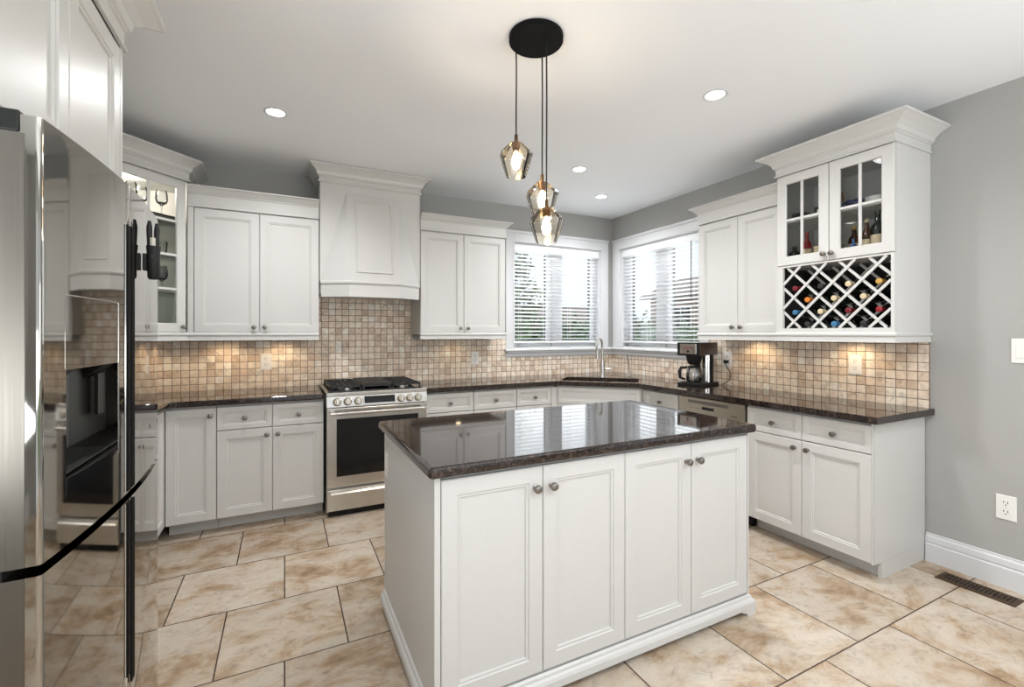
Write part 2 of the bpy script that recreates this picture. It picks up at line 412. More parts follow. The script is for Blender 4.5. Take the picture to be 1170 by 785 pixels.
bm = nb(); tube(bm, [(1.03, -.006, 2.27), (1.03, -.008, 1.72)], .0045, 8); link('tilt_wand', bm, 'rubber', b2)

# ------------------------------------------------------------------ cabinet kit
bm = nb(); lathe(bm, [(.010, 0), (.010, .003), (.006, .006), (.006, .014), (.0145, .019), (.0165, .025), (.0145, .031), (.007, .034)], 20, axis='Y')
KN = link('knob', bm, 'pewter', smooth=True); KNM = KN.data; bpy.data.objects.remove(KN)
def knob(parent, x, z, y=0.):
    o = bpy.data.objects.new('knob', KNM); C.objects.link(o); o.parent = parent; o.location = (x, y, z)
    e = o.modifiers.new('es', 'EDGE_SPLIT'); e.split_angle = R(38); return o
def front(parent, kind, x0, x1, z0, z1, kn=None, y=0., fw=None, m='cab'):
    """door or drawer front 20 mm thick, face at y"""
    w, h = x1-x0, z1-z0; bm = nb(); fw = fw or (.034 if kind == 'drawer' else .056)
    nest(bm, w, h, [(0, .003), (.003, 0), (fw, 0), (fw+.003, .0045), (fw+.011, .0045), (fw+.014, .011), ], .020)
    o = link(kind, bm, m, parent, loc=(x0, y, z0))
    if kn: knob(o, kn[0]-x0, kn[1]-z0)
    return o
def base_unit(label, loc, rz, w, fronts, depth=.60, kick=.095, kd=.10, left_panel=False, right_panel=False, group=None, name='base_cabinet'):
    t = thing(name, label, 'cabinet', loc, rz, group)
    bm = nb(); box(bm, G, w-G, .021, depth, kick, ZS-.001)
    if right_panel: box(bm, w-.0015, w, .0, depth, kick+.001, ZS-.001)
    link('carcass', bm, 'cab', t)
    bm = nb(); box(bm, G, w-G, .02+kd, depth, 0, kick); link('toe_kick', bm, 'cab', t)
    for f in fronts: front(t, *f)
    return t
def wall_unit(label, loc, rz, w, z0, z1, fronts, depth=.355, zr=None, group=None):
    t = thing('wall_cabinet', label, 'cabinet', loc, rz, group)
    bm = nb(); box(bm, G, w-G, .021, depth, z0, z1); link('carcass', bm, 'cab', t)
    for f in fronts: front(t, *f)
    return t
CROWN = lambda z0, zf, z1, o: [(0, z0), (.012, z0), (.012, z0+.010), (.004, z0+.016), (.004, zf), (.012, zf+.003), (.012, zf+.010), (.020, zf+.014),
        (.026, zf+(z1-zf)*.40), (.026+.35*(o-.03), zf+(z1-zf)*.60), (o-.012, zf+(z1-zf)*.80), (o, zf+(z1-zf)*.84), (o, z1), (0, z1)]
RAIL = lambda zt, zb: [(-.004, zt), (.004, zt), (.012, zt-.010), (.012, zt-.020), (.004, zt-.028), (.004, zb+.006), (.010, zb+.004), (.010, zb), (-.012, zb), (-.012, zt-.02)]

# ------------------------------------------------------------------ base cabinets, back wall
YC = 3.70                # face of the doors on the back wall
XC = 2.90                # face of the doors on the right wall
DT = .868; DS = .706; DB = .103   # door/drawer heights
D_ = YB-.012-YC
x0 = -.705
t = base_unit('white blind corner base cabinet with one full-height door, left end of back wall', (x0, YC, 0), 0, .286,
    [('door', .0005, .284, DB, DT, (.252, .815))], D_)
x1 = -.4185
base_unit('white base cabinet with two drawers over two doors, left of the range', (x1, YC, 0), 0, .683,
    [('drawer', .002, .339, DS+.003, DT, (.170, .785)), ('drawer', .342, .681, DS+.003, DT, (.512, .785)),
     ('door', .002, .339, DB, DS-.003, (.305, .655)), ('door', .342, .681, DB, DS-.003, (.376, .655))], D_)
base_unit('white base cabinet with a single drawer, right beside the range', (1.050, YC, 0), 0, .425,
    [('drawer', .004, .423, DS+.003, DT, (.21, .785)), ('door', .004, .423, DB, DS-.003, (.04, .655))], D_)
base_unit('white base cabinet second from the range, one drawer over a door', (1.4765, YC, 0), 0, .42,
    [('drawer', .002, .418, DS+.003, DT, (.21, .785)), ('door', .002, .418, DB, DS-.003, (.378, .655))], D_)
t = base_unit('white stacked drawer cabinet just left of the corner sink', (1.898, YC, 0), 0, .412,
    [('drawer', .002, .365, DS+.003, DT, (.185, .785)), ('drawer', .002, .365, DS-.165, DS-.003, (.185, .655)),
     ('drawer', .002, .365, DB+.225, DS-.171, (.185, .43)), ('drawer', .002, .365, DB, DB+.219, (.185, .22))], D_)
bm = nb(); box(bm, .368, .428, 0, .0205, DB, DT); link('filler', bm, 'cab', t)

# left leg base cabinets (face +x), mostly behind the fridge
t = base_unit('white base cabinet with drawer, on the left wall beyond the fridge', (-.705, 2.105, 0), PI/2, 1.26,
    [('drawer', .004, .44, DS+.003, DT, (.22, .785)), ('door', .004, .44, DB, DS-.003, (.40, .655)),
     ('drawer', .444, .90, DS+.003, DT, (.67, .785)), ('door', .444, .90, DB, DS-.003, (.485, .655)),
     ], XC*0+.70-.09)
# corner door slightly ajar on the left leg
f = front(t, 'door', .905, 1.255, DB, DT, None)
t = thing('corner_base_cabinet', 'white inner corner base cabinet with its door facing the range, left corner', 'cabinet', (-.7065, 3.369, 0), PI/2)
bm = nb(); box(bm, G, .33, .021, .60, .095, ZS-.001); link('carcass', bm, 'cab', t)
bm = nb(); box(bm, G, .33, .12, .60, 0, .095); link('toe_kick', bm, 'cab', t)
front(t, 'door', .004, .330, DB, DT)

# corner sink cabinet: diagonal face
PS0, PS1 = Vector((2.328, 3.700)), Vector((2.895, 3.160))
sd = (PS1-PS0); sl = sd.length; sa = math.atan2(sd.y, sd.x)
t = thing('sink_cabinet', 'white diagonal corner cabinet with a false drawer panel under the sink', 'cabinet', (PS0.x, PS0.y, 0), sa)
bm = nb(); box(bm, .006, sl-.006, .0205, .0265, .095, ZS-.001)
box(bm, .0, .010, .006, .0205, .095, ZS-.001); box(bm, sl-.010, sl, .006, .0205, .095, ZS-.001); link('carcass', bm, 'cab', t)
bm = nb(); box(bm, .04, sl-.04, .10, .12, 0, .095); link('toe_kick', bm, 'cab', t)
front(t, 'drawer_panel', .012, sl-.012, DS+.003, DT, None, fw=.034)
front(t, 'door', .012, sl/2-.002, DB, DS-.003, (sl/2-.045, .655)); front(t, 'door', sl/2+.002, sl-.012, DB, DS-.003, (sl/2+.045, .655))

# ------------------------------------------------------------------ base cabinets, right wall (local x runs towards the viewer)
DR = XW-.012-XC
rs_ = base_unit('white base cabinet with one drawer, between the corner sink and the dishwasher', (XC, 3.14, 0), -PI/2, .395,
    [('drawer', .004, .393, DS+.003, DT, (.205, .785)), ('door', .004, .393, DB, DS-.003, (.04, .655))], DR)
bm = nb(); box(bm, -.0155, .002, 0, .0205, DB, DT); link('filler', bm, 'cab', rs_)
t = base_unit('white base cabinet with two drawers over two doors, right end of the worktop', (XC, 2.127, 0), -PI/2, .767,
    [('drawer', .010, .383, DS+.003, DT, (.20, .785)), ('drawer', .386, .765, DS+.003, DT, (.575, .785)),
     ('door', .010, .383, DB, DS-.003, (.345, .655)), ('door', .386, .765, DB, DS-.003, (.424, .655))], DR, right_panel=True)
bm = nb(); box(bm, .7675, .7715, .021, DR, .095, ZS-.001); link('end_panel', bm, 'cab', t)
bm = nb(); box(bm, .750, .766, .10, DR, .0, .093); box(bm, .7665, .770, .10, DR, 0, .093); link('end_toe_kick', bm, 'cab', t)

# dishwasher
t = thing('dishwasher', 'stainless dishwasher with dark pocket handle below the coffee maker', 'dishwasher', (XC, 2.738, 0), -PI/2)
bm = nb(); box(bm, .006, .600, .03, .57, .02, ZS-.003); link('tub', bm, 'black', t)
bm = nb(); box(bm, .004, .602, .0, .028, .735, .872); link('control_panel', bm, 'dw', t, bevel=.003)
bm = nb(); box(bm, .004, .602, .0, .028, .115, .730); link('door', bm, 'dw', t, bevel=.003)
bm = nb(); box(bm, .10, .47, -.004, .001, .826, .850); link('handle', bm, 'pewter', t, bevel=.002)
bm = nb(); box(bm, .235, .345, -.0015, .001, .785, .808); link('display', bm, 'blackgloss', t)
bm = nb()
for x in (.13, .175, .20): bm = nb(); box(bm, x, x+.010, -.0015, .001, .783, .793); link('button', bm, 'pewter', t)
bm = nb(); box(bm, .49, .54, -.001, .001, .772, .780); link('nameplate', bm, 'pewter', t)
bm = nb(); box(bm, .01, .598, .09, .12, 0.0, .10); link('toe_kick', bm, 'black', t)

# ------------------------------------------------------------------ worktops
def slab(name, label, outline, holes, m, z0=ZS, z1=ZT, bev=.013, cat='worktop'):
    bm = nb(); loops = [outline]+holes; flat = [p for l in loops for p in l]
    tris = tessellate_polygon([[Vector((x, y, 0)) for x, y in l] for l in loops])
    top = [bm.verts.new((x, y, z1)) for x, y in flat]; bot = [bm.verts.new((x, y, z0)) for x, y in flat]
    for a, b, c_ in tris: bm.faces.new((top[a], top[b], top[c_])); bm.faces.new((bot[a], bot[c_], bot[b]))
    k = 0
    for l in loops:
        n = len(l)
        for i in range(n):
            a, b = k+i, k+(i+1) % n; bm.faces.new((top[a], top[b], bot[b], bot[a]))
        k += n
    o = link(name, bm, m, bevel=bev, seg=4); me = o.data
    return setp(o, label, cat)
FY, FX = 3.668, 2.852     # worktop front lines
slab('worktop', 'dark brown granite worktop left of the range, turning the corner behind the fridge',
     [(XL+.001, 2.105), (-.672, 2.105), (-.672, FY-.03), (-.642, FY), (.262, FY), (.262, YB-.011), (XL+.001, YB-.011)], [], 'granite')
# sink hole in the diagonal frame
dn = Vector((-sd.y, sd.x)).normalized(); dt = sd.normalized(); mid = (Vector((2.315, FY))+Vector((FX, 3.150)))/2
def dg(a, d): p = mid+dt*a+dn*d; return (p.x, p.y)
def rrect(a0, a1, d0, d1, r, n=5):
    out = []
    for cx, cy, s in ((a1-r, d1-r, 0), (a0+r, d1-r, 90), (a0+r, d0+r, 180), (a1-r, d0+r, 270)):
        for k in range(n+1):
            t_ = R(s+90*k/n); out.append((cx+r*math.cos(t_), cy+r*math.sin(t_)))
    return out
hole = [dg(a, d) for a, d in rrect(-.36, .36, .075, .46, .06)]
slab('worktop', 'dark brown granite worktop around the corner sink, from the range to the right wall end',
     [(1.044, FY), (2.30, FY), (2.33, FY-.012), (FX-.012, 3.165), (FX, 3.14), (FX, 1.312), (XW-.001, 1.312), (XW-.001, 1.3345), (XW-.011, 1.3345), (XW-.011, YB-.011), (1.044, YB-.011)], [hole[::-1]], 'granite')
# sink
t = thing('sink', 'undermount stainless double bowl sink set in the corner worktop', 'sink', (mid.x, mid.y, 0), sa)
bm = nb()
for a0, a1 in ((-.375, -.012), (.012, .375)):
    o_ = rrect(a0, a1, .06, .475, .05); i1 = rrect(a0+.012, a1-.012, .072, .463, .045); i2 = rrect(a0+.03, a1-.03, .09, .445, .04)
    rings(bm, [[(x, y, .70) for x, y in o_], [(x, y, ZS-.0015) for x, y in o_], [(x, y, ZS-.0015) for x, y in i1], [(x, y, .73) for x, y in i2]], True, True)
link('bowl', bm, 'nickel', t)
for a in (-.19, .19): bm = nb(); lathe(bm, [(.001, .7315), (.035, .7315), (.04, .735), (.02, .733)], 16, (a, .26, 0), caps=False); link('drain', bm, 'chrome', t)
# faucet
def arc_pts(base, dirv, z0, z1, rad, drop):
    bx, by = base; dx, dy = dirv; P_ = [(bx, by, z0), (bx, by, z1)]
    for k in range(1, 13):
        a = PI*k/12*1.06; P_.append((bx+dx*rad*(1-math.cos(a)), by+dy*rad*(1-math.cos(a)), z1+rad*math.sin(a)))
    l_ = P_[-1]; P_.append((l_[0]-dx*.008, l_[1]-dy*.008, l_[2]-drop)); return P_
fb = (2.935, 3.785); fd = Vector((-.90, -.43)).normalized()
t = thing('kitchen_faucet', 'tall brushed nickel gooseneck faucet at the back of the corner sink', 'faucet', (fb[0], fb[1], ZT))
bm = nb(); lathe(bm, [(.032, 0), (.032, .006), (.027, .012), (.025, .09), (.022, .16), (.020, .17)], 20); link('body', bm, 'nickel', t, smooth=True)
bm = nb(); ap = arc_pts((0, 0), fd, .16, .335, .065, .05); tube(bm, ap, .0125, 12); link('spout', bm, 'nickel', t, smooth=True)
e = ap[-1]; bm = nb(); tube(bm, [(e[0], e[1], e[2]+.005), (e[0]-fd.x*.004, e[1]-fd.y*.004, e[2]-.03), (e[0]-fd.x*.010, e[1]-fd.y*.010, e[2]-.075)], [.014, .017, .023], 14); h_ = link('spray_head', bm, 'nickel', t, smooth=True)
bm = nb(); tube(bm, [(.015, -.012, .085), (.07, -.055, .085)], .011, 10); tube(bm, [(.068, -.054, .080), (.074, -.058, .10), (.074, -.056, .18)], [.010, .009, .006], 10); link('lever', bm, 'nickel', t, smooth=True)
t = thing('filtered_water_tap', 'small thin curved water tap to the right of the main faucet', 'faucet', (3.30, 3.80, ZT))
bm = nb(); lathe(bm, [(.018, 0), (.018, .01), (.013, .015), (.012, .05), (.006, .055)], 14); link('body', bm, 'nickel', t, smooth=True)
bm = nb(); tube(bm, [(0, 0, .05), (0, 0, .10), (-.012, -.002, .16), (-.035, -.01, .205), (-.065, -.02, .22), (-.09, -.03, .205), (-.10, -.035, .185)], .0055, 8); link('spout', bm, 'nickel', t, smooth=True)
bm = nb(); tube(bm, [(0, 0, .035), (.03, -.02, .04)], .005, 8); link('lever', bm, 'nickel', t)

# ------------------------------------------------------------------ range
RX, RY, RW = .2755, 3.635, .762
t = thing('gas_range', 'slide-in stainless gas range with black oven window and six knobs', 'stove', (RX, RY, 0))
bm = nb(); box(bm, .004, RW-.004, .035, .675, .03, .905); link('body', bm, 'steel', t)
bm = nb(); box(bm, 0, RW, -.012, .677, .906, .934); link('cooktop', bm, 'steel', t, bevel=.004)
bm = nb(); box(bm, .02, RW-.02, .055, .655, .9335, .939); link('burner_tray', bm, 'blackgloss', t)
bm = nb(); rings(bm, [[(x, -.024, .826), (x, .034, .826), (x, .034, .906), (x, -.010, .906)] for x in (0, RW)]); cp = link('control_panel', bm, 'steel', t, bevel=.003)
bm = nb(); rings(bm, [[(x, -.030, .834), (x, -.018, .834), (x, -.006, .900), (x, -.018, .900)] for x in (.262, .508)]); link('display_frame', bm, 'steel', cp, bevel=.002)
bm = nb(); rings(bm, [[(x, -.0315, .845), (x, -.025, .845), (x, -.015, .897), (x, -.0215, .897)] for x in (.270, .500)]); link('display', bm, 'blackgloss', cp)
sl_ = math.atan2(.014, .08)
for kx in (.075, .150, .225, .550, .618, .686):
    bm = nb(); lathe(bm, [(.031, 0), (.031, .004), (.026, .006), (.025, .026), (.022, .029), (.010, .029)], 24, axis='Y')
    k_ = link('knob', bm, 'knobmetal', t, loc=(kx, -.018, .865), rot=(-sl_, 0, 0), smooth=True)
    bm = nb(); box(bm, -.0035, .0035, -.036, -.028, -.021, .021); link('grip', bm, 'steel', k_)
bm = nb(); box(bm, .004, RW-.004, -.008, .034, .226, .818); dd = link('oven_door', bm, 'steel', t, bevel=.006)
bm = nb(); box(bm, .072, RW-.072, -.0095, .0, .305, .735); link('window', bm, 'blackgloss', dd)
bm = nb()
box(bm, .03, .055, -.058, -.006, .772, .796); box(bm, RW-.055, RW-.03, -.058, -.006, .772, .796); tube(bm, [(.022, -.060, .784), (RW-.022, -.060, .784)], .0135, 14); link('handle', bm, 'steel', dd, smooth=True)
bm = nb(); box(bm, .006, RW-.006, -.006, .034, .048, .208); dr = link('storage_drawer', bm, 'steel', t, bevel=.005)
bm = nb(); rings(bm, [[(x, y, z) for y, z in ((-.006, .196), (-.026, .192), (-.034, .180), (-.028, .170), (-.020, .178), (-.006, .180))] for x in (.03, RW-.03)]); link('handle', bm, 'steel', dr)
bm = nb(); box(bm, .02, RW-.02, .03, .06, 0, .047); link('toe_plate', bm, 'black', t)
for i, (bx_, by_) in enumerate(((.16, .19), (.16, .50), (.60, .19), (.60, .50), (.38, .345))):
    bm = nb(); lathe(bm, [(.055, .939), (.055, .947), (.035, .950), (.035, .958), (.03, .961)], 24, (bx_, by_, 0)); link('burner', bm, 'nickel' if i < 4 else 'iron', t, smooth=True)
def grate(x0, x1):
    bm = nb(); y0, y1 = .075, .645; z0, z1 = .958, .974; w_ = .013
    for y in (y0, (y0+y1)/2-w_/2, y1-w_): box(bm, x0, x1, y, y+w_, z0, z1)
    for x in (x0, (x0+x1)/2-w_/2, x1-w_): box(bm, x, x+w_, y0, y1, z0, z1)
    for cy in (y0+.143, y1-.143):
        for q in (-1, 1): box(bm, (x0+x1)/2+q*.045-.005, (x0+x1)/2+q*.045+.005, cy-.07, cy+.07, z0, z1)
        for q in (-1, 1): box(bm, x0+.01, x1-.01, cy+q*.045-.005, cy+q*.045+.005, z0, z1)
    for x in (x0, x1-w_):
        for y in (y0, y1-w_): box(bm, x, x+w_, y, y+w_, .939, z0)
    return link('grate', bm, 'iron', t, bevel=.002)
grate(.030, .262); grate(.500, .732)
bm = nb(); box(bm, .268, .494, .08, .64, .958, .978); box(bm, .29, .472, .10, .62, .978, .981); [box(bm, x, x+.02, y, y+.02, .939, .958) for x in (.27, .472) for y in (.085, .615)]; link('griddle', bm, 'iron', t, bevel=.003)

# ------------------------------------------------------------------ range hood
t = thing('range_hood', 'white tapered wooden range hood with crown reaching the ceiling', 'range hood', (0, 0, 0))
HY = 3.965; hx0, hx1 = .252, 1.072
bm = nb(); box(bm, hx0+.002, hx1-.002, HY, YB-.012, 1.80, ZC-.005)
box(bm, hx0+.002, hx1-.002, HY+.04, YB-.012, 1.70, 1.80); link('back_panel', bm, 'cab', t)
fx0, fx1, ax0, ax1, yf = .463, .872, .264, 1.060, 3.835
bm = nb()
base = [(ax0, HY-.001), (fx0, yf), (fx1, yf), (ax1, HY-.001)]
topz = 2.535
vb = [bm.verts.new((x, y, 1.80)) for x, y in base]; vt = [bm.verts.new((.455, HY-.002, topz)), bm.verts.new((.880, HY-.002, topz))]
vbk = [bm.verts.new((ax0, HY-.0005, 1.80)), bm.verts.new((ax1, HY-.0005, 1.80))]
bm.faces.new((vb[1], vb[2], vt[1], vt[0])); bm.faces.new((vb[0], vb[1], vt[0])); bm.faces.new((vb[2], vb[3], vt[1])); bm.faces.new((vb[0], vt[0], vt[1], vb[3])); bm.faces.new(vb)
bm.verts.remove(vbk[0]); bm.verts.remove(vbk[1]); cn = link('canopy', bm, 'cab', t)
# moulded panel on the sloping face
Lf = math.hypot(topz-1.80, HY-.002-yf); tilt = -math.atan2(HY-.002-yf, topz-1.80)
bm = nb(); nest(bm, .30, Lf-.13, [(0, -.001), (.002, -.007), (.010, -.007), (.014, -.001), (.016, 0.0005)], .002); link('moulding', bm, 'cab', t, loc=(.5175, yf+.07*math.sin(-tilt)-.001, 1.80+.07), rot=(tilt, 0, 0))
bm = nb()
sweep(bm, base, [(0, 1.672), (.004, 1.672), (.004, 1.772), (.012, 1.776), (.016, 1.786), (.012, 1.797), (.0, 1.803), (-.012, 1.803), (-.012, 1.672)], side=1); link('base_band', bm, 'cab', t)
bm = nb(); prism(bm, [(ax0+.014, HY+.03), (ax0+.014, HY), (fx0+.01, yf+.02), (fx1-.01, yf+.02), (ax1-.014, HY), (ax1-.014, HY+.03)], 1.690, 1.70); box(bm, ax0+.014, ax1-.014, HY+.03, YB-.014, 1.690, 1.6995); link('underside', bm, 'cab', t)
bm = nb(); box(bm, .36, .97, 3.92, 4.24, 1.682, 1.6895); link('filter', bm, 'nickel', t)
bm = nb(); sweep(bm, [(hx0, YB-.012), (hx0, HY), (hx1, HY), (hx1, YB-.012)], CROWN(2.600, 2.642, ZC-.004, .080), side=-1*-1); link('crown', bm, 'cab', t)

# ------------------------------------------------------------------ wall cabinets, back wall
YU = 3.965; DU = YB-.001-YU
def rail_and_crown(t, path_c, path_r, z0, zf, z1, o, zr):
    bm = nb(); sweep(bm, path_c, CROWN(z0, zf, z1, o), side=1); link('crown', bm, 'cab', t)
    bm = nb(); sweep(bm, path_r, RAIL(zr, 1.326), side=1); link('light_rail', bm, 'cab', t)
wl_ = .250+.625
t = wall_unit('white double-door wall cabinet left of the range hood', (-.625, YU, 0), 0, wl_, 1.368, 2.44-.001,
    [('door', .040, .452, 1.385, 2.288, (.418, 1.425)), ('door', .456, .872, 1.385, 2.288, (.490, 1.425))], DU)
bm = nb(); box(bm, 0.002, .037, 0, .021, 1.368, 2.30); link('filler', bm, 'cab', t)
rail_and_crown(t, [(0.002, 0), (wl_-.003, 0)], [(0.002, .004), (wl_-.003, .004)], 2.294, 2.385, 2.44, .058, 1.384)
wr_ = .835
t = wall_unit('white double-door wall cabinet right of the range hood', (1.075, YU, 0), 0, wr_, 1.368, 2.439,
    [('door', .003, .407, 1.385, 2.288, (.373, 1.425)), ('door', .411, .833, 1.385, 2.288, (.445, 1.425))], DU)
rail_and_crown(t, [(.0, 0), (wr_, 0), (wr_, DU)], [(.0, .004), (wr_, .004), (wr_, DU)], 2.294, 2.385, 2.44, .058, 1.384)

# ------------------------------------------------------------------ diagonal glass corner cabinet
def lite_door(parent, x0, x1, z0, z1, nx, nz, kn, fw=.060, name='door'):
    w, h = x1-x0, z1-z0; bm = nb()
    def ring(d, y): return [(d, y, d), (w-d, y, d), (w-d, y, h-d), (d, y, h-d)]
    rings(bm, [ring(0, .02), ring(0, .003), ring(.003, 0), ring(fw, 0), ring(fw+.004, .006), ring(fw+.004, .020), ring(0, .02)], False, False)
    ow, oh = w-2*fw-.008, h-2*fw-.008; o = fw+.004
    o_ = link(name, bm, 'cab', parent, loc=(x0, 0, z0))
    bm = nb()
    for i in range(1, nx): x = o+ow*i/nx; box(bm, x-.008, x+.008, .003, .011, o, o+oh)
    for i in range(1, nz): z = o+oh*i/nz; box(bm, o, o+ow, .004, .0115, z-.008, z+.008)
    link('muntins', bm, 'cab', o_)
    bm = nb(); box(bm, o-.003, o+ow+.003, .012, .0145, o-.003, o+oh+.003); link('glass', bm, 'cabglass', o_)
    knob(o_, kn[0]-x0, kn[1]-z0); return o_
cx0, cy0 = -.998, YU-.368; CL = math.hypot(.368, .368)-.004
t = thing('corner_wall_cabinet', 'tall white diagonal corner cabinet with an eight-pane glass door', 'cabinet', (cx0, cy0, 0), R(45))
# body: open shell in world coordinates converted to local
inv = Matrix.Rotation(-R(45), 3, 'Z')
def lc(x, y): v = inv @ Vector((x-cx0, y-cy0, 0)); return (v.x, v.y)
P5 = [lc(-1.329, cy0+.003), lc(cx0-.012, cy0+.003), lc(-.628, YU+.012), lc(-.628, YB-.001), lc(-1.329, YB-.001)]
def shell(z0, z1, inset=0.): 
    bm = nb(); prism(bm, P5, z0, z1); return bm
link('bottom', shell(1.368, 1.386), 'cab', t); link('top', shell(2.46, 2.606), 'cab', t)
P5i = [lc(-1.310, cy0+.022), lc(cx0-.010, cy0+.022), lc(-.647, YU+.035), lc(-.647, YB-.02), lc(-1.310, YB-.02)]
for z in (1.655, 1.925, 2.195):
    bm = nb(); prism(bm, P5i, z, z+.008); link('shelf', bm, 'glass_shelf', t)
bm = nb()
for (a, b) in ((0, 1), (2, 3), (3, 4), (4, 0)):
    pa, pb, qa, qb = P5[a], P5[b], P5i[a], P5i[b]
    prism(bm, [pa, pb, qb, qa], 1.386, 2.46)
link('side_panels', bm, 'cab_in', t)
bm = nb(); box(bm, .0, .035, .002, .024, 1.386, 2.46); box(bm, CL-.033, CL, .002, .024, 1.386, 2.46); box(bm, .035, CL-.033, .002, .024, 1.386, 1.400); box(bm, .035, CL-.033, .002, .024, 2.445, 2.46); link('face_frame', bm, 'cab', t)
od = lite_door(t, .016, CL-.014, 1.388, 2.458, 2, 4, (CL-.04, 1.425), fw=.058); 
for ch in [od]: ch.location = (ch.location.x, -.019, ch.location.z)
s_ = .0
pa, pb = lc(-1.32, cy0), lc(-.628, YB-.02)
bm = nb(); sweep(bm, [lc(-1.32, cy0-.0), (0, -.018), (CL+.006, -.018), lc(-.6265, YB-.02)], CROWN(2.462, 2.52, 2.612, .085), side=1); link('crown', bm, 'cab', t)
bm = nb(); sweep(bm, [(0.005, -.016), (CL-.002, -.016)], RAIL(1.386, 1.326), side=1); link('light_rail', bm, 'cab', t)
# stemware inside, lit by a small puck under the cabinet top
bm = nb(); lathe(bm, [(.030, 0), (.032, -.003), (.028, -.010), (.004, -.010)], 20); _l = link('interior_light', bm, 'puck', t, loc=(CL/2, .28, 2.4595))
for z_ in (2.43,):
    d = bpy.data.lights.new('interior_glow', 'POINT'); d.energy = 4.0; d.color = (1, .93, .82); d.shadow_soft_size = .03
    o = bpy.data.objects.new('interior_glow', d); C.objects.link(o); o.parent = t; o.location = (CL/2, .22, z_)
def wine_glass(name='wine_glass', s=1.):
    bm = nb(); pr = [(.033, 0), (.033, .002), (.006, .006), (.004, .012), (.004, .080), (.010, .090), (.030, .105), (.038, .130), (.036, .165), (.030, .195), (.0285, .195), (.034, .165), (.036, .130), (.028, .108), (.004, .094)]
    lathe(bm, [(a*s, b*s) for a, b in pr], 20); return link(name, bm, 'stem', smooth=True)
def tumbler():
    bm = nb(); pr = [(.030, 0), (.036, .10), (.034, .10), (.028, .006)]
    lathe(bm, pr, 18); return link('drinking_glass', bm, 'stem', smooth=True)
g0 = None; rnd = random.Random(3)
spots = []
for sz, nm in ((2.204, 'top'), (1.934, 'third'), (1.664, 'second')):
    for i in range(5):
        a = -.20+.10*i; d = .16+.05*(i % 2); spots.append((sz, nm, a, d))
c45 = (math.cos(R(45)), math.sin(R(45)))
src = {}
for (sz, nm, a, d) in spots:
    X = cx0+c45[0]*(CL/2+a)-c45[1]*d; Y = cy0+c45[1]*(CL/2+a)+c45[0]*d
    kind = 'w' if nm in ('top', 'second') else 't'
    if kind not in src: o = wine_glass() if kind == 'w' else tumbler(); src[kind] = o
    else: o = src[kind].copy(); C.objects.link(o)
    o.location = (X, Y, sz+.0005)
    place = {'top': 'on the top shelf', 'third': 'on the middle shelf', 'second': 'on the lower shelf'}[nm]
    if kind == 'w': setp(o, 'clear wine glass '+place+' of the glazed corner cabinet', 'wine glass', 'wine glasses '+place)
    else: setp(o, 'clear tumbler '+place+' of the glazed corner cabinet', 'glass', 'tumblers in the corner cabinet')

# left wall upper beyond the fridge
t = wall_unit('white wall cabinet on the left wall, between the fridge surround and the glazed corner', (-.975, 2.105, 0), PI/2, 1.488, 1.368, 2.439,
    [('door', .003, .49, 1.385, 2.288, (.45, 1.425)), ('door', .495, .985, 1.385, 2.288, (.53, 1.425)), ('door', .99, 1.48, 1.385, 2.288, (1.03, 1.425))], .354)
bm = nb(); sweep(bm, [(0, 0), (1.45, 0)], CROWN(2.294, 2.385, 2.44, .058), side=1); link('crown', bm, 'cab', t)

# ------------------------------------------------------------------ wall cabinets, right wall
XU = 3.150
t = wall_unit('white double-door wall cabinet above the coffee maker', (XU, 2.757, 0), -PI/2, .735, 1.368, 2.439,
    [('door', .003, .372, 1.385, 2.288, (.338, 1.425)), ('door', .376, .732, 1.385, 2.288, (.410, 1.425))], XW-.001-XU)
rail_and_crown(t, [(0, XW-.002-XU), (0, 0), (.733, 0)], [(0, XW-.002-XU), (.0, .004), (.733, .004)], 2.294, 2.385, 2.44, .058, 1.384)
XT = 3.080; TW = .688; TY = 2.021; TD = XW-.001-XT
t = thing('display_cabinet', 'tall white wall cabinet with two glass doors over a wine lattice', 'cabinet', (XT, TY, 0), -PI/2)
bm = nb()
box(bm, 0, .018, .021, TD, 1.368, 2.606); box(bm, TW-.018, TW, .021, TD, 1.368, 2.606)
box(bm, .018, TW-.018, TD-.012, TD, 1.386, 2.59); box(bm, .018, TW-.018, .021, TD-.012, 1.368, 1.412); box(bm, .018, TW-.018, .021, TD-.012, 1.832, 1.862); box(bm, .018, TW-.018, .021, TD-.012, 2.46, 2.59)
cc = link('carcass', bm, 'cab', t)
bm = nb(); box(bm, .0, .045, 0, .0205, 1.368, 1.838); box(bm, TW-.017, TW, 0, .0205, 1.368, 1.838); box(bm, .045, TW-.017, 0, .0205, 1.368, 1.412); box(bm, .045, TW-.017, 0, .0205, 1.828, 1.838); link('face_frame', bm, 'cab', t)
bm = nb(); box(bm, .0185, TW-.0185, .0215, TD-.0125, 2.135, 2.150); link('shelf', bm, 'cab_in', t)
bm = nb(); box(bm, .0185, TW-.0185, TD-.016, TD-.0122, 1.413, 1.831); box(bm, .0182, .0195, .022, TD-.02, 1.413, 1.831); box(bm, TW-.0195, TW-.0182, .022, TD-.02, 1.413, 1.831); link('liner', bm, 'dark', t)
lite_door(t, .003, .338, 1.843, 2.460, 2, 2, (.315, 1.885), fw=.058); lite_door(t, .342, TW-.003, 1.843, 2.460, 2, 2, (.362, 1.885), fw=.058)
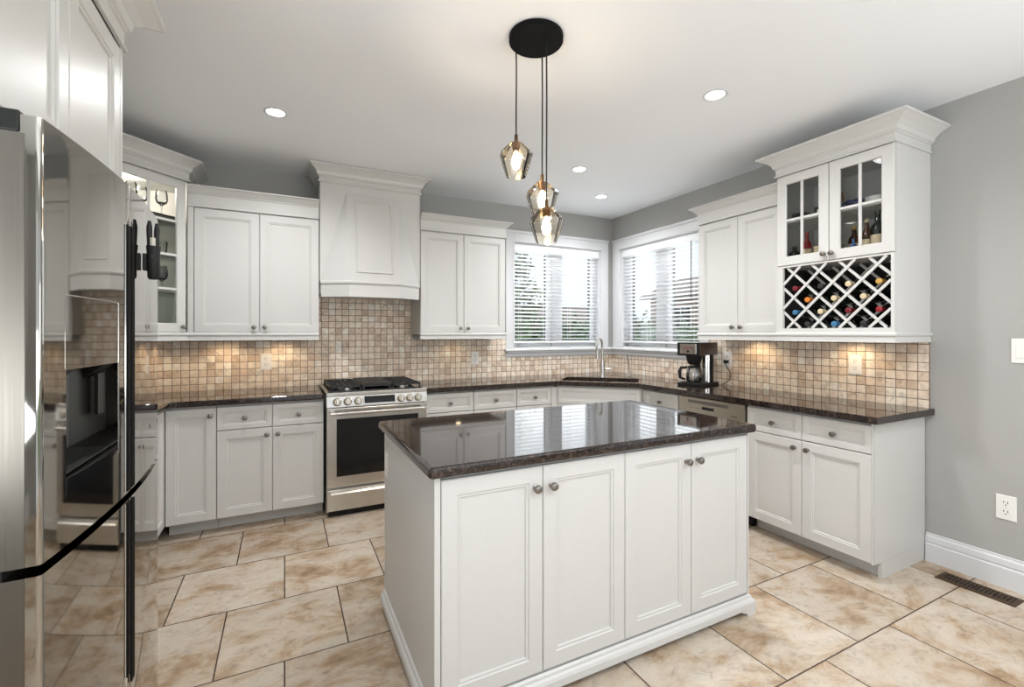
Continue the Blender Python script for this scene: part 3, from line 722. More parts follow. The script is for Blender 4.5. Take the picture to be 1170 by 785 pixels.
# lattice: crossings at y=1.418+.081k, z=1.781 (even) / 1.70 (odd)
sY = .0815
def lattice(y_in, thick, nm):
    bm = nb(); X0, X1, Z0, Z1 = .046, TW-.018, 1.413, 1.8275
    u0 = TY-1.418      # local x of the first crossing column
    for sgn in (1, -1):
        for k in range(-12, 14):
            # line z = 1.781 + sgn*(x-u0) + 2*sY*k
            cst = 1.781-sgn*u0+2*sY*k
            pts = []
            for X in (X0, X1):
                z = sgn*X+cst
                if Z0 <= z <= Z1: pts.append((X, z))
            for Z in (Z0, Z1):
                x = (Z-cst)*sgn
                if X0 < x < X1: pts.append((x, Z))
            if len(pts) < 2: continue
            (xa, za), (xb, zb) = sorted(pts)[0], sorted(pts)[-1]
            if abs(xa-xb) < .01: continue
            L_ = math.hypot(xb-xa, zb-za); nx, nz = -(zb-za)/L_*.0075, (xb-xa)/L_*.0075; q = 0 if sgn > 0 else thick
            rs = []
            for (x, z) in ((xa, za), (xb, zb)):
                rs.append([(x+nx, y_in+q, z+nz), (x-nx, y_in+q, z-nz), (x-nx, y_in+q+thick, z-nz), (x+nx, y_in+q+thick, z+nz)])
            rings(bm, rs)
    return link(nm, bm, 'cab', t)
lattice(.003, .008, 'lattice'); lattice(.24, .008, 'rear_lattice')
bm = nb(); sweep(bm, [(0, TD-.002), (0, 0), (TW, 0), (TW, TD-.002)], CROWN(2.463, 2.515, 2.606, .095), side=1); link('crown', bm, 'cab', t)
bm = nb(); sweep(bm, [(0, TD-.002), (0, .002), (TW, .002), (TW, TD-.002)], RAIL(1.386, 1.326), side=1); link('light_rail', bm, 'cab', t)

# wine bottles lying in the lattice
M['wineglass'] = mat('dark_bottle_glass', (.008, .012, .008), .08)
CAPS = {'red': (.25, .012, .02), 'cream': (.62, .52, .33), 'orange': (.62, .20, .03), 'gold': (.50, .30, .07), 'blue': (.05, .17, .32), 'black': (.02, .02, .02), 'dark red': (.16, .01, .02), 'green': (.05, .12, .07)}
for k, v_ in CAPS.items(): M['cap_'+k] = mat('capsule_'+k.replace(' ', '_'), v_, .35)
bm = nb(); lathe(bm, [(.0, -.30), (.034, -.30), (.0365, -.295), (.0365, -.115), (.032, -.095), (.018, -.070), (.0145, -.055), (.0145, -.004), (.016, -.003), (.016, 0), (.011, .0005)], 20, axis='X')
WB = bm; wbo = link('glass_body', WB, 'wineglass', smooth=True); WBM = wbo.data; bpy.data.objects.remove(wbo)
cells = [(0, 1.700, 'gold'), (0, 1.537, 'red'), (1, 1.781, 'black'), (1, 1.618, 'cream'), (1, 1.455, 'black'), (2, 1.700, 'cream'), (2, 1.537, 'dark red'), (2, 1.781+.0, None),
         (3, 1.781, 'red'), (3, 1.618, 'cream'), (3, 1.455, 'blue'), (4, 1.700, 'black'), (4, 1.537, 'cream'), (5, 1.618, 'orange'), (5, 1.455, 'black'), (5, 1.781, None), (6, 1.700, 'dark red'), (6, 1.537, 'blue')]
n_ = 0
for col_i, z, cap in cells:
    if cap is None: continue
    y = 1.418+sY*col_i; z_ = z-.0165
    if z > 1.75: continue
    rowname = {1.700: 'upper', 1.618: 'second', 1.537: 'third', 1.455: 'bottom'}[round(z, 3)]
    b_ = thing('wine_bottle', '', 'wine bottle', (XT+.022, y, z_))
    o = bpy.data.objects.new('glass_body', WBM); C.objects.link(o); o.parent = b_; o.modifiers.new('es', 'EDGE_SPLIT').split_angle = R(38)
    bm = nb(); lathe(bm, [(.0155, -.048), (.0155, -.0045), (.0172, -.004), (.0172, .0008), (.015, .0018)], 16, axis='X'); link('capsule', bm, 'cap_'+cap, b_, smooth=True)
    ord_ = ['first', 'second', 'third', 'fourth', 'fifth', 'sixth', 'seventh'][col_i//2 if True else 0]
    b_['label'] = 'wine bottle with %s cap, %s from right, %s row of lattice' % (cap, ord_, rowname)
    b_['group'] = 'wine bottles in the lattice'
# things behind the glass doors (local helper: world position from cabinet coordinates)
def tp(x, y): return (XT+y, TY-x)
def liquor(label, x, y, z, h, r, m, capm, lab=None, name='liquor_bottle'):
    X, Y = tp(x, y); b_ = thing(name, label, 'bottle', (X, Y, z))
    bm = nb(); lathe(bm, [(0, 0), (r*.95, 0), (r, .004), (r, h*.55), (r*.9, h*.62), (r*.40, h*.74), (r*.36, h*.90)], 20); link('glass_body', bm, m, b_, smooth=True)
    bm = nb(); lathe(bm, [(r*.42, h*.90), (r*.42, h), (r*.3, h*1.003)], 14); link('cap', bm, capm, b_, smooth=True)
    if lab: bm = nb(); lathe(bm, [(r+.0006, h*.14), (r+.0006, h*.42)], 20, caps=False); link('label_band', bm, lab, b_, smooth=True)
M['brownglass'] = mat('brown_bottle_glass', (.05, .018, .006), .08); M['bluebox'] = mat('blue_paper', (.03, .08, .25), .5); M['paper'] = mat('label_paper', (.62, .50, .34), .6)
M['redglass'] = mat('red_bottle', (.22, .01, .015), .15); M['navy'] = mat('navy_ornament', (.02, .03, .10), .5); M['whitecer'] = mat('white_ceramic', (.75, .75, .73), .25); M['copper'] = mat('copper', (.45, .22, .09), .3, 1)
SF, SM = 1.863, 2.151
liquor('dark bottle with black cap and tan label behind the right glass door', .562, .10, SF, .25, .038, 'wineglass', 'cap_black', 'paper')
liquor('short dark bottle at the right edge behind the right glass door', .632, .12, SF, .20, .032, 'wineglass', 'cap_cream', 'whitecer')
liquor('slim dark bottle in the middle behind the right glass door', .49, .13, SF, .22, .030, 'brownglass', 'cap_cream', 'paper')
liquor('amber bottle with pale neck at the left behind the right glass door', .415, .14, SF, .19, .032, 'brownglass', 'cap_gold', 'paper')
liquor('small blue bottle at the front behind the right glass door', .445, .07, SF, .10, .018, 'bluebox', 'cap_blue')
liquor('red bottle with cream neck behind the left glass door', .155, .09, SF, .20, .026, 'redglass', 'cap_red', 'cap_cream')
liquor('small round dark bottle at the left edge behind the left glass door', .065, .10, SF, .12, .034, 'wineglass', 'cap_black', 'bluebox')
X, Y = tp(.255, .16); bm = nb(); box(bm, -.05, .05, -.07, .07, 0, .085); box(bm, -.052, .052, -.072, .072, .085, .10)
setp(link('storage_box', bm, 'paper', loc=(X, Y, SF), bevel=.004), 'low tan box on the lower shelf behind the left glass door', 'box')
X, Y = tp(.418, .16); bm = nb(); rr_ = random.Random(5)
for i in range(46):
    a = rr_.uniform(0, 6.28); q = rr_.uniform(0, .07); bmesh.ops.create_icosphere(bm, subdivisions=1, radius=rr_.uniform(.012, .020), matrix=Matrix.Translation((q*math.cos(a)*1.0, q*math.sin(a), .02+rr_.uniform(0, .045))))
setp(link('dried_flower_bunch', bm, 'navy', loc=(X, Y, SM)), 'dark blue bunch of ornaments on the shelf behind the right glass door', 'ornament')
X, Y = tp(.548, .11); bm = nb(); lathe(bm, [(.018, 0), (.024, .004), (.048, .030), (.055, .050), (.052, .050), (.044, .030), (.01, .008)], 24)
setp(link('bowl', bm, 'whitecer', loc=(X, Y, SM), smooth=True), 'small white bowl on the upper shelf behind the right glass door', 'bowl')
X, Y = tp(.622, .20); bm = nb(); lathe(bm, [(.03, 0), (.036, .005), (.045, .03), (.040, .050), (.012, .058)], 20)
setp(link('lidded_pot', bm, 'rubber', loc=(X, Y, SM), smooth=True), 'dark squat pot beside the white bowl in the display cabinet', 'pot')
X, Y = tp(.085, .10); bm = nb(); lathe(bm, [(0, -.02), (.036, -.02), (.038, -.01), (.038, .16), (.02, .20), (.015, .24)], 18, axis='X')
setp(link('lying_bottle', bm, 'wineglass', loc=(X+.20, Y, SM+.039), smooth=True), 'dark bottle lying on the upper shelf behind the left glass door', 'bottle')
X, Y = tp(.25, .13); bm = nb(); box(bm, -.04, .04, -.05, .05, 0, .07)
bx = thing('gift_box', 'black box with a white tag on the shelf behind the left glass door', 'box', (X, Y, SM)); link('box_body', bm, 'black', bx, bevel=.003)
bm = nb(); box(bm, -.0415, -.040, -.02, .03, .015, .05); link('tag', bm, 'whitecer', bx)
X, Y = tp(.26, .24); bm = nb(); lathe(bm, [(.02, 0), (.022, .08), (.04, .12), (.035, .17), (.028, .17), (.03, .12), (.014, .09)], 18)
setp(link('copper_goblet', bm, 'copper', loc=(X, Y, SM), smooth=True), 'copper coloured goblet behind the black box in the display cabinet', 'goblet')

# ------------------------------------------------------------------ island
IX0, IX1, IY0, IY1 = .452, 2.052, 1.490, 2.345; IS0, IS1 = .893, .933
t = thing('kitchen_island', 'white panelled kitchen island cabinet with four tall doors facing the viewer', 'island', (IX0, IY0, 0))
IW, ID = IX1-IX0, IY1-IY0
bm = nb(); box(bm, 0, IW, .021, ID, .085, IS0-.001); box(bm, .0, .021, 0, .0215, .085, IS0-.001); box(bm, IW-.008, IW, 0, .0215, .085, IS0-.001)
box(bm, .021, IW-.008, .008, .0215, .085, .095)
link('carcass', bm, 'cab', t)
dx = [.023, .4245, .822, 1.207, 1.591]
for i in range(4):
    a, b = dx[i]+.0015, dx[i+1]-.0015; kx = b-.034 if i % 2 == 0 else a+.034
    front(t, 'door', a, b, .098, .878, (kx, .800), fw=.058)
BM = [(.0, .0), (.022, .0), (.022, .060), (.017, .070), (.010, .076), (.008, .086), (0.0, .092)]
BM2 = [(.0, .032), (.022, .032), (.022, .060), (.017, .070), (.010, .076), (.008, .086), (0.0, .092)]
bm = nb(); sweep(bm, [(0, ID), (0, 0)], BM, side=-1*1); 
link('side_base_moulding', bm, 'cab', t)
bm = nb(); sweep(bm, [(0, ID), (0, 0), (IW, 0), (IW, ID)], BM2, side=-1*-1); link('base_moulding', bm, 'cab', t)
# bracket feet
def bracket(wd):
    c_ = [(0, 0), (.055, 0), (.060, .008), (.062, .016), (.075, .020), (.090, .023), (.098, .030), (.105, .0325), (0, .0325)]
    return c_
for (ax, ay, s1, s2) in ((0, 0, 1, 1), (IW, 0, -1, 1), (IW, ID, -1, -1)):
    bm = nb()
    P_ = bracket(0)
    y_ = ay-.022*s2
    rings(bm, [[(ax-.022*s1+px*s1, yy, pz) for px, pz in P_] for yy in (y_, y_+.022*s2)])
    xx = ax-.0217*s1
    rings(bm, [[(xk, ay-.0217*s2+px*s2, pz-(.0002 if pz > .03 else -.0002)) for px, pz in P_] for xk in (xx, xx+.022*s1)])
    link('bracket_foot', bm, 'cab', t)
bm = nb(); box(bm, .03, IW-.03, .05, ID-.03, .0, .085); link('plinth', bm, 'cab', t)
bm = nb(); rings(bm, [[(x, y, z) for y, z in ((.0, .60), (.070, .60), (.070, .715), (.0, .715))] for x in (-.006, 0)]); link('outlet_cover', bm, 'plastic', t, loc=(0, ID-.10, .07), bevel=.002)
slab('island_worktop', 'glossy dark brown granite slab on the island', [(.425, 1.462), (2.080, 1.462), (2.080, 2.375), (.425, 2.375)], [], 'granite', IS0, IS1, .014)

# ------------------------------------------------------------------ refrigerator
FR0, FR1 = 1.150, 2.050; FM = 1.584
t = thing('refrigerator', 'stainless four-door refrigerator with curved front and water dispenser', 'refrigerator', (0, 0, 0))
bm = nb(); box(bm, -1.25, -.490, FR0+.012, FR1-.012, .03, 1.760); link('body', bm, 'rubber', t)
def xf(y): return -.380-.028*((y-FM)/.452)**2
def door_poly(y0, y1, r0, r1):
    pts = [(-.484, y0)]
    n = 6
    if r0:
        for k in range(n+1): a = R(90*k/n); pts.append((xf(y0+r0)-r0+r0*math.sin(a), y0+r0-r0*math.cos(a)))
    else: pts.append((xf(y0), y0))
    for k in range(1, 24): y = y0+r0+(y1-r1-y0-r0)*k/24; pts.append((xf(y), y))
    if r1:
        for k in range(n+1): a = R(90*k/n); pts.append((xf(y1-r1)-r1+r1*math.cos(a), y1-r1+r1*math.sin(a)))
    else: pts.append((xf(y1), y1))
    pts.append((-.484, y1)); return pts
ZG0, ZG1 = .928, .948
DL = (FR0, FM-.003, .009, .002); DRr = (FM+.003, FR1, .002, .030)
def fdoor(y0, y1, r0, r1, z0, z1, cut=None):
    poly = door_poly(y0, y1, r0, r1); bm = nb()
    if not cut: prism(bm, poly, z0, z1)
    else:
        c0, c1, cz0, cz1 = cut
        # lower and upper solid, middle in two pieces either side of the recess
        def clip(a, b):
            P_ = [p for p in poly if a-1e-6 <= p[1] <= b+1e-6]
            out = [(-.484, a)] if a > y0 else []
            if a > y0: out.append((xf(a), a))
            out += P_
            if b < y1: out += [(xf(b), b), (-.484, b)]
            return out
        prism(bm, poly, z0, cz0); prism(bm, poly, cz1, z1)
        prism(bm, clip(y0, c0), cz0, cz1); prism(bm, clip(c1, y1), cz0, cz1)
    return link('door', bm, ['steel_door'], t, smooth=True)
CY0, CY1, CZ0, CZ1 = 1.232, 1.492, 1.085, 1.305
dL = fdoor(*DL, ZG1, 1.782, (CY0, CY1, CZ0, CZ1)); dR = fdoor(*DRr, ZG1, 1.782)
fdoor(*DL, .045, ZG0); fdoor(*DRr, .045, ZG0)
# brushed side skin of the near doors
for z0, z1 in ((ZG1, 1.782), (.045, ZG0)):
    bm = nb(); box(bm, -.483, -.428, FR0-.0015, FR0-.0002, z0, z1-(.0345 if z1 > 1 else 0)); link('side_skin', bm, 'steel_side', t)
bm = nb(); box(bm, -.478, -.46, FR0+.005, FR1-.005, ZG0, ZG1); link('divider', bm, 'black', t)
bm = nb(); box(bm, -.478, -.470, FM-.017, FM+.017, .06, 1.77); link('door_gap', bm, 'black', t)
# dispenser
bm = nb(); box(bm, -.482, -.476, CY0, CY1, CZ0, CZ1); dp = link('dispenser_recess', bm, 'rubber', t)
bm = nb(); rings(bm, [[(-.480, y, CZ0+.004), (-.420, y, CZ0+.002), (-.405, y, CZ0+.002), (-.400, y, CZ0+.006), (-.400, y, CZ0+.010), (-.410, y, CZ0+.012), (-.480, y, CZ0+.014)] for y in (CY0+.002, CY1-.002)]); link('drip_tray', bm, 'black', dp)
bm = nb(); rings(bm, [[(-.477, y, 1.26), (-.43, y, 1.30), (-.477, y, 1.304)] for y in (1.31, 1.40)]); box(bm, -.46, -.452, 1.33, 1.38, 1.16, 1.27); link('paddle', bm, 'rubber', dp)
ys = [CY0+(CY1-CY0)*k/10 for k in range(11)]; bm = nb(); rings(bm, [[(xf(y)-.002, y, CZ0-.034*(1.15-(y-CY0)/(CY1-CY0))), (xf(y)+.0012, y, CZ0-.034*(1.15-(y-CY0)/(CY1-CY0))), (xf(y)+.0012, y, CZ0-.001), (xf(y)-.002, y, CZ0-.001)] for y in ys]); link('dispenser_lip', bm, 'blackgloss', t)
bm = nb()
ys = [CY0-.004+(CY1-CY0+.008)*k/10 for k in range(11)]
rings(bm, [[(xf(y)-.002, y, CZ1+.002), (xf(y)+.0004, y, CZ1+.002), (xf(y)+.0004, y, 1.455), (xf(y)-.002, y, 1.455)] for y in ys]); link('dispenser_panel', bm, 'blackgloss' if False else 'steel_door', t)
bm = nb()
for y0_, y1_ in ((CY1+.001, CY1+.006),): rings(bm, [[(xf(y)-.002, y, CZ0-.01), (xf(y)+.0012, y, CZ0-.01), (xf(y)+.0012, y, 1.458), (xf(y)-.002, y, 1.458)] for y in (y0_, y1_)])
rings(bm, [[(xf(y)-.002, y, 1.4555), (xf(y)+.001, y, 1.4565), (xf(y)+.001, y, 1.459), (xf(y)-.002, y, 1.459)] for y in ys])
link('dispenser_trim', bm, 'steel', t)
# handles
for (ya, s) in ((FM-.018, -1), (FM+.018, 1)):
    for z0, z1 in ((.955, 1.672), (.42, .922)):
        bm = nb(); hw = .0135; zt, zb_ = z1, z0
        lo = .035 if z0 < .5 else 0
        rs = []
        for q, (za, zc) in ((-hw, (z0+(lo if s < 0 else 0), z1)), (hw, (z0+(lo if s < 0 else 0)+.006*0, z1))):
            rs.append([(xf(FM)-.001, ya+q, za), (xf(FM)+.0045, ya+q, za), (xf(FM)+.0045, ya+q, zc), (xf(FM)-.001, ya+q, zc)])
        rings(bm, rs); h_ = link('handle', bm, 'matteblack', t, bevel=.0015)
        if s < 0:
            bm = nb(); box(bm, xf(FM)-.002, xf(FM)+.0012, ya-hw-.004, ya-hw-.0003, z0, z1); link('chrome_edge', bm, 'chrome', h_)
bm = nb(); box(bm, -.50, -.434, FR0-.004, FR0+.06, 1.749, 1.789); box(bm, -.60, -.501, FR0+.014, FR0+.07, 1.761, 1.80); link('hinge_cover', bm, 'black', t, bevel=.003)
bm = nb(); box(bm, -.475, -.435, FR1-.075, FR1-.02, 1.7825, 1.797); box(bm, -.60, -.47, FR1-.08, FR1-.02, 1.761, 1.80); link('hinge_cover', bm, 'black', t, bevel=.002)
bm = nb(); box(bm, -1.2, -.50, FR0+.02, FR1-.02, 0, .03); link('foot_plate', bm, 'black', t)

# surround: side panels and the cabinet above
t = thing('fridge_surround', 'white deep cabinet with two panelled doors above the refrigerator', 'cabinet', (-.52, 1.112, 0), PI/2)
SW = .973
bm = nb(); box(bm, 0, SW-.026, .021, .80, 1.835, 2.56); link('carcass', bm, 'cab', t)
bm = nb(); box(bm, SW-.025, SW, .0, .80, 0, 2.56); link('side_panel', bm, 'cab', t)
bm = nb(); box(bm, 0.0, .02, .021, .80, 0, 1.8345); link('side_panel', bm, 'cab', t)
front(t, 'door', .003, .520, 1.845, 2.385, None, fw=.060); front(t, 'door', .524, SW-.028, 1.845, 2.385, None, fw=.060)
bm = nb(); sweep(bm, [(-.0, 0), (SW, 0), (SW, .33)], CROWN(2.392, 2.46, 2.565, .105), side=1); link('crown', bm, 'cab', t)

# gadget holder hanging at the far edge of the fridge door
hx, hy = -.3545, 1.715
t = thing('utensil_holder', 'black magnetic cup holding dark-handled tools on the refrigerator door edge', 'holder', (hx, hy, 1.548))
bm = nb(); lathe(bm, [(.011, -.006), (.0145, 0), (.0165, .075), (.0185, .094), (.0165, .094), (.012, .004)], 18); link('cup', bm, 'black', t, smooth=True)
bm = nb(); box(bm, -.0245, -.0150, -.010, .010, .02, .07); link('magnet', bm, 'black', t)
M['cream_handle'] = mat('cream_handle', (.55, .52, .45), .4)
for n, (ox, oy, h) in enumerate(((-.009, -.002, .170), (.007, .003, .164))):
    bm = nb(); tube(bm, [(ox, oy, .05), (ox, oy, .10), (ox*1.1, oy, h-.02), (ox, oy, h)], [.005, .0065, .0075, .004], 8); link('tool_handle', bm, 'black', t, smooth=True)
bm = nb(); tube(bm, [(0, -.009, .06), (0, -.009, .118)], .007, 8); link('pale_tool_handle', bm, 'cream_handle', t, smooth=True)

# ------------------------------------------------------------------ coffee maker
t = thing('coffee_maker', 'brown and silver drip coffee maker with glass carafe on the right worktop', 'coffee maker', (3.268, 2.862, ZT+.001), R(-78))
# local: front to -y, x to the viewer side
wd, dp_ = .215, .31
bm = nb(); box(bm, -wd/2, wd/2, -dp_/2, dp_/2, 0, .022); box(bm, -wd/2+.02, wd/2-.02, -dp_/2+.015, .02, .022, .028); link('base_plate', bm, 'black', t, bevel=.008)
bm = nb(); box(bm, -wd/2+.008, wd/2-.008, -dp_/2+.005, dp_/2, .262, .372); link('top_housing', bm, 'brownplastic', t, bevel=.006)
bm = nb(); box(bm, -wd/2+.003, wd/2-.003, -dp_/2-.008, -dp_/2+.008, .260, .374); link('front_bezel', bm, 'black', t, bevel=.004)
bm = nb(); box(bm, -.075, .075, -dp_/2-.012, -dp_/2-.007, .275, .360); fp = link('front_panel', bm, 'steel', t, bevel=.002)
bm = nb(); lathe(bm, [(.010, 0), (.010, .004), (.008, .005)], 14, (.0, -dp_/2-.012, .298), axis='Y'); link('button', bm, 'black', fp)
bm = nb(); box(bm, -.030, .004, -dp_/2-.0132, -dp_/2-.0118, .322, .330); box(bm, .012, .04, -dp_/2-.0132, -dp_/2-.0118, .322, .330); link('panel_marking', bm, 'cap_red', fp)
bm = nb(); lathe(bm, [(.040, .178), (.052, .190), (.070, .255), (.070, .262)], 24, (0, -.065, 0)); link('filter_basket', bm, 'black', t, smooth=True)
bm = nb(); box(bm, -.070, .095, .055, .085, .022, .262); link('back_post', bm, 'black', t)
bm = nb(); lathe(bm, [(.060, .022), (.060, .262)], 28, (.03, .095, 0)); link('water_tank_sleeve', bm, 'steel', t, smooth=True)
bm = nb(); lathe(bm, [(.055, .030), (.066, .045), (.068, .10), (.058, .135), (.050, .150), (.048, .150), (.056, .135), (.065, .10), (.063, .048), (.052, .033)], 28, (.0, -.065, 0)); ca = link('carafe', bm, 'carafe', t, smooth=True)
bm = nb(); lathe(bm, [(.049, .150), (.056, .152), (.056, .164), (.02, .172)], 24, (0, -.065, 0)); link('lid', bm, 'black', ca, smooth=True)
bm = nb(); tube(bm, [(-.045, -.105, .155), (-.075, -.150, .152), (-.082, -.160, .12), (-.080, -.155, .065), (-.055, -.118, .050)], [.010, .014, .015, .014, .010], 10); link('handle', bm, 'black', ca, smooth=True)
# its cable
bm = nb(); tube(bm, [(XW-.018, 2.735, 1.130), (XW-.045, 2.735, 1.128), (XW-.055, 2.72, 1.10), (XW-.05, 2.68, 1.04), (XW-.055, 2.68, .97), (XW-.085, 2.73, .934)], .0035, 8); box(bm, XW-.045, XW-.018, 2.718, 2.752, 1.118, 1.142)
setp(link('power_cord', bm, 'black'), 'black power cord plugged in behind the coffee maker', 'cord')

# ------------------------------------------------------------------ outlets and switches
def outlet(name, label, loc, rz, kind='outlet', s=1.15):
    t = thing(name, label, 'outlet' if kind == 'outlet' else 'light switch', loc, rz)
    bm = nb(); w, h = .070*s, .115*s
    rings(bm, [[(x*k, y, z*k2) for x, z in ((-w/2, -h/2), (w/2, -h/2), (w/2, h/2), (-w/2, h/2))] for y, k, k2 in ((-.0005, 1, 1), (-.004, 1, 1), (-.0065, .93, .96))]); link('cover_plate', bm, 'plastic', t)
    if kind == 'outlet':
        for zz in (-.021*s, .021*s):
            bm = nb(); lathe(bm, [(.017*s, 0), (.017*s, .002)], 20, (0, -.0065, zz), axis='Y'); q = link('socket', bm, 'plastic', t)
            bm = nb(); box(bm, -.008*s, -.0055*s, -.0092, -.0084, zz-.001, zz+.010*s); box(bm, .0055*s, .008*s, -.0092, -.0084, zz-.001, zz+.010*s); lathe(bm, [(.0028*s, 0), (.0028*s, .0008)], 8, (0, -.0084, zz-.008*s), axis='Y'); link('slots', bm, 'rubber', q)
        bm = nb(); lathe(bm, [(.003, 0), (.003, .0012)], 8, (0, -.0065, 0), axis='Y'); link('screw', bm, 'nickel', t)
    else:
        bm = nb(); box(bm, -.018*s, .018*s, -.0095, -.006, -.034*s, .034*s); link('rocker', bm, 'plastic', t, bevel=.002)
    return t
outlet('wall_outlet', 'white outlet on the splashback left of the range', (-.140, YB-.0105, 1.140), 0)
outlet('wall_outlet', 'white outlet on the splashback between the range and the windows', (1.735, YB-.0105, 1.125), 0)
outlet('wall_outlet', 'white outlet on the splashback below the wine lattice', (XW-.0105, 1.733, 1.165), -PI/2)
outlet('wall_outlet', 'white outlet behind the coffee maker with its plug', (XW-.0105, 2.735, 1.150), -PI/2)
outlet('wall_outlet', 'white outlet low on the bare grey wall', (XW, 1.009, .434), -PI/2)
outlet('light_switch', 'white rocker switch high on the grey wall at the photo edge', (XW, .950, 1.285), -PI/2, 'switch')

# floor register
t = thing('floor_vent', 'bronze slotted floor register near the right wall baseboard', 'vent', (3.345, 1.075, .0005))
bm = nb(); hx_, hy_ = .062, .160
def rr_(d, z): return [(-hx_+d, -hy_+d, z), (hx_-d, -hy_+d, z), (hx_-d, hy_-d, z), (-hx_+d, hy_-d, z)]
rings(bm, [rr_(0, 0), rr_(0, .002), rr_(.006, .006), rr_(.020, .006), rr_(.022, .001)], True, True); link('frame', bm, 'bronze', t)
bm = nb()
for i in range(17): y = -hy_+.030+i*.0165; box(bm, -hx_+.022, hx_-.022, y-.003, y+.003, .001, .0055)
box(bm, -.003, .003, -hy_+.024, hy_-.024, .001, .0058); link('louvre', bm, 'bronze', t)
bm = nb(); box(bm, -hx_+.022, hx_-.022, -hy_+.022, hy_-.022, .0012, .0018); link('duct_opening', bm, 'dark', t)

# ------------------------------------------------------------------ pendant cluster
t = thing('pendant_light', 'black round ceiling fixture with three faceted amber glass pendants', 'pendant light', (1.030, 1.815, 0))
bm = nb(); lathe(bm, [(.02, ZC-.0015), (.122, ZC-.0015), (.124, ZC-.004), (.124, ZC-.026), (.121, ZC-.029), (.02, ZC-.029)], 48); link('canopy', bm, 'matteblack', t, smooth=True)
def pendant(px, py, ztop):
    bm = nb(); tube(bm, [(px, py, ZC-.029), (px+.0015, py, (ZC+ztop)/2+.1), (px, py, ztop+.10), (px, py, ztop-.002)], .0035, 8); c_ = link('cord', bm, 'black', t)
    bm = nb(); lathe(bm, [(.006, ztop+.035), (.008, ztop+.030), (.0085, ztop), (.020, ztop-.004), (.019, ztop-.020), (.015, ztop-.045)], 16, (px, py, 0)); link('socket', bm, 'bronze', c_, smooth=True)
    n = 10
    def facet(rs_, nm, mm):
        bm = nb(); lathe(bm, rs_, n, (px, py, 0), caps=False); return link(nm, bm, mm, t)
    facet([(.022, ztop), (.048, ztop-.024), (.077, ztop-.054)], 'amber_glass_top', 'amber')
    facet([(.077, ztop-.054), (.079, ztop-.060), (.064, ztop-.110), (.046, ztop-.163), (.043, ztop-.163), (.060, ztop-.110), (.074, ztop-.060)], 'glass_shade', 'shade')
    bm = nb(); lathe(bm, [(.006, -.045), (.012, -.055), (.020, -.085), (.021, -.100), (.015, -.120), (.004, -.127)], 16, (px, py, ztop)); bl = link('bulb', bm, 'bulb', t, smooth=True)
    d = bpy.data.lights.new('pendant_glow', 'POINT'); d.energy = 2.6; d.color = (1, .95, .89); d.shadow_soft_size = .025
    o = bpy.data.objects.new('pendant_glow', d); C.objects.link(o); o.parent = t; o.location = (px, py, ztop-.145)
pendant(.967-1.030, 1.892-1.815, 2.272)
pendant(1.108-1.030, 1.893-1.815, 2.108)
pendant(1.055-1.030, 1.764-1.815, 1.948)

# ------------------------------------------------------------------ recessed lights
RL = None
def downlight(x, y, label):
    global RL
    d = bpy.data.lights.new('downlight_beam', 'SPOT'); d.energy = 51; d.spot_size = R(160); d.spot_blend = .9; d.color = (.985, .985, 1.0); d.shadow_soft_size = .06
    if RL is None:
        RL = thing('recessed_light', label, 'ceiling light', (x, y, ZC))
        bm = nb(); lathe(bm, [(.052, -.0006), (.066, -.0006), (.066, -.004), (.054, -.007), (.050, -.004)], 32, caps=False); link('trim_ring', bm, 'trim', RL, smooth=True)
        bm = nb(); lathe(bm, [(.001, -.0022), (.051, -.0022), (.051, -.0008), (.001, -.0008)], 32); link('diffuser', bm, 'lamp', RL)
        r = RL
    else: r = dup(RL, (x, y, ZC), 0, label)
    o = bpy.data.objects.new('downlight_beam', d); C.objects.link(o); o.location = (x, y, ZC-.03)
    return r
downlight(-.049, 3.154, 'round ceiling downlight above the left run of cabinets')
downlight(2.195, 1.803, 'round ceiling downlight nearest the wine display cabinet')
downlight(2.184, 3.123, 'round ceiling downlight beside the lowest pendant, the larger of the pair near the windows')
downlight(2.820, 3.655, 'round ceiling downlight closest to the window corner')
for (x, y, w_) in ((.5, -.3, 'left'), (2.2, .2, 'right'), (1.1, -1.1, 'middle')):  # unseen downlights added behind the viewer for extra room light
    downlight(x, y, 'added round ceiling downlight, unseen behind the viewer, %s one' % w_)

# under-cabinet puck lights
PK = None
for i, (x, y, lb) in enumerate(((-.42, 4.16, 'below the wall cabinet left of the hood, farther from the hood'), (-.02, 4.16, 'below the wall cabinet left of the hood, nearer the hood'), (-.90, 4.05, 'below the glazed corner cabinet'), (1.5, 4.16, 'below the wall cabinet right of the hood'),
     (3.36, 2.42, 'below the wall cabinet over the coffee maker'), (3.36, 1.72, 'below the wine lattice'))):
    if PK is None:
        PK = thing('puck_light', 'round warm puck light '+lb, 'under-cabinet light', (x, y, 1.367)); bm = nb(); lathe(bm, [(.032, 0), (.034, -.003), (.030, -.012), (.026, -.012)], 20); link('housing', bm, 'trim', PK)
        bm = nb(); lathe(bm, [(.002, -.0135), (.024, -.0135), (.024, -.0122), (.002, -.0122)], 20); link('lens', bm, 'puck', PK); r = PK
    else: r = dup(PK, (x, y, 1.367), 0, 'round warm puck light '+lb)
    d = bpy.data.lights.new('puck_beam', 'SPOT'); d.energy = 3.0 if i != 3 else 1.0; d.spot_size = R(150); d.spot_blend = .6; d.color = (1, .74, .45); d.shadow_soft_size = .02
    o = bpy.data.objects.new('puck_beam', d); C.objects.link(o); o.location = (x, y, 1.350)

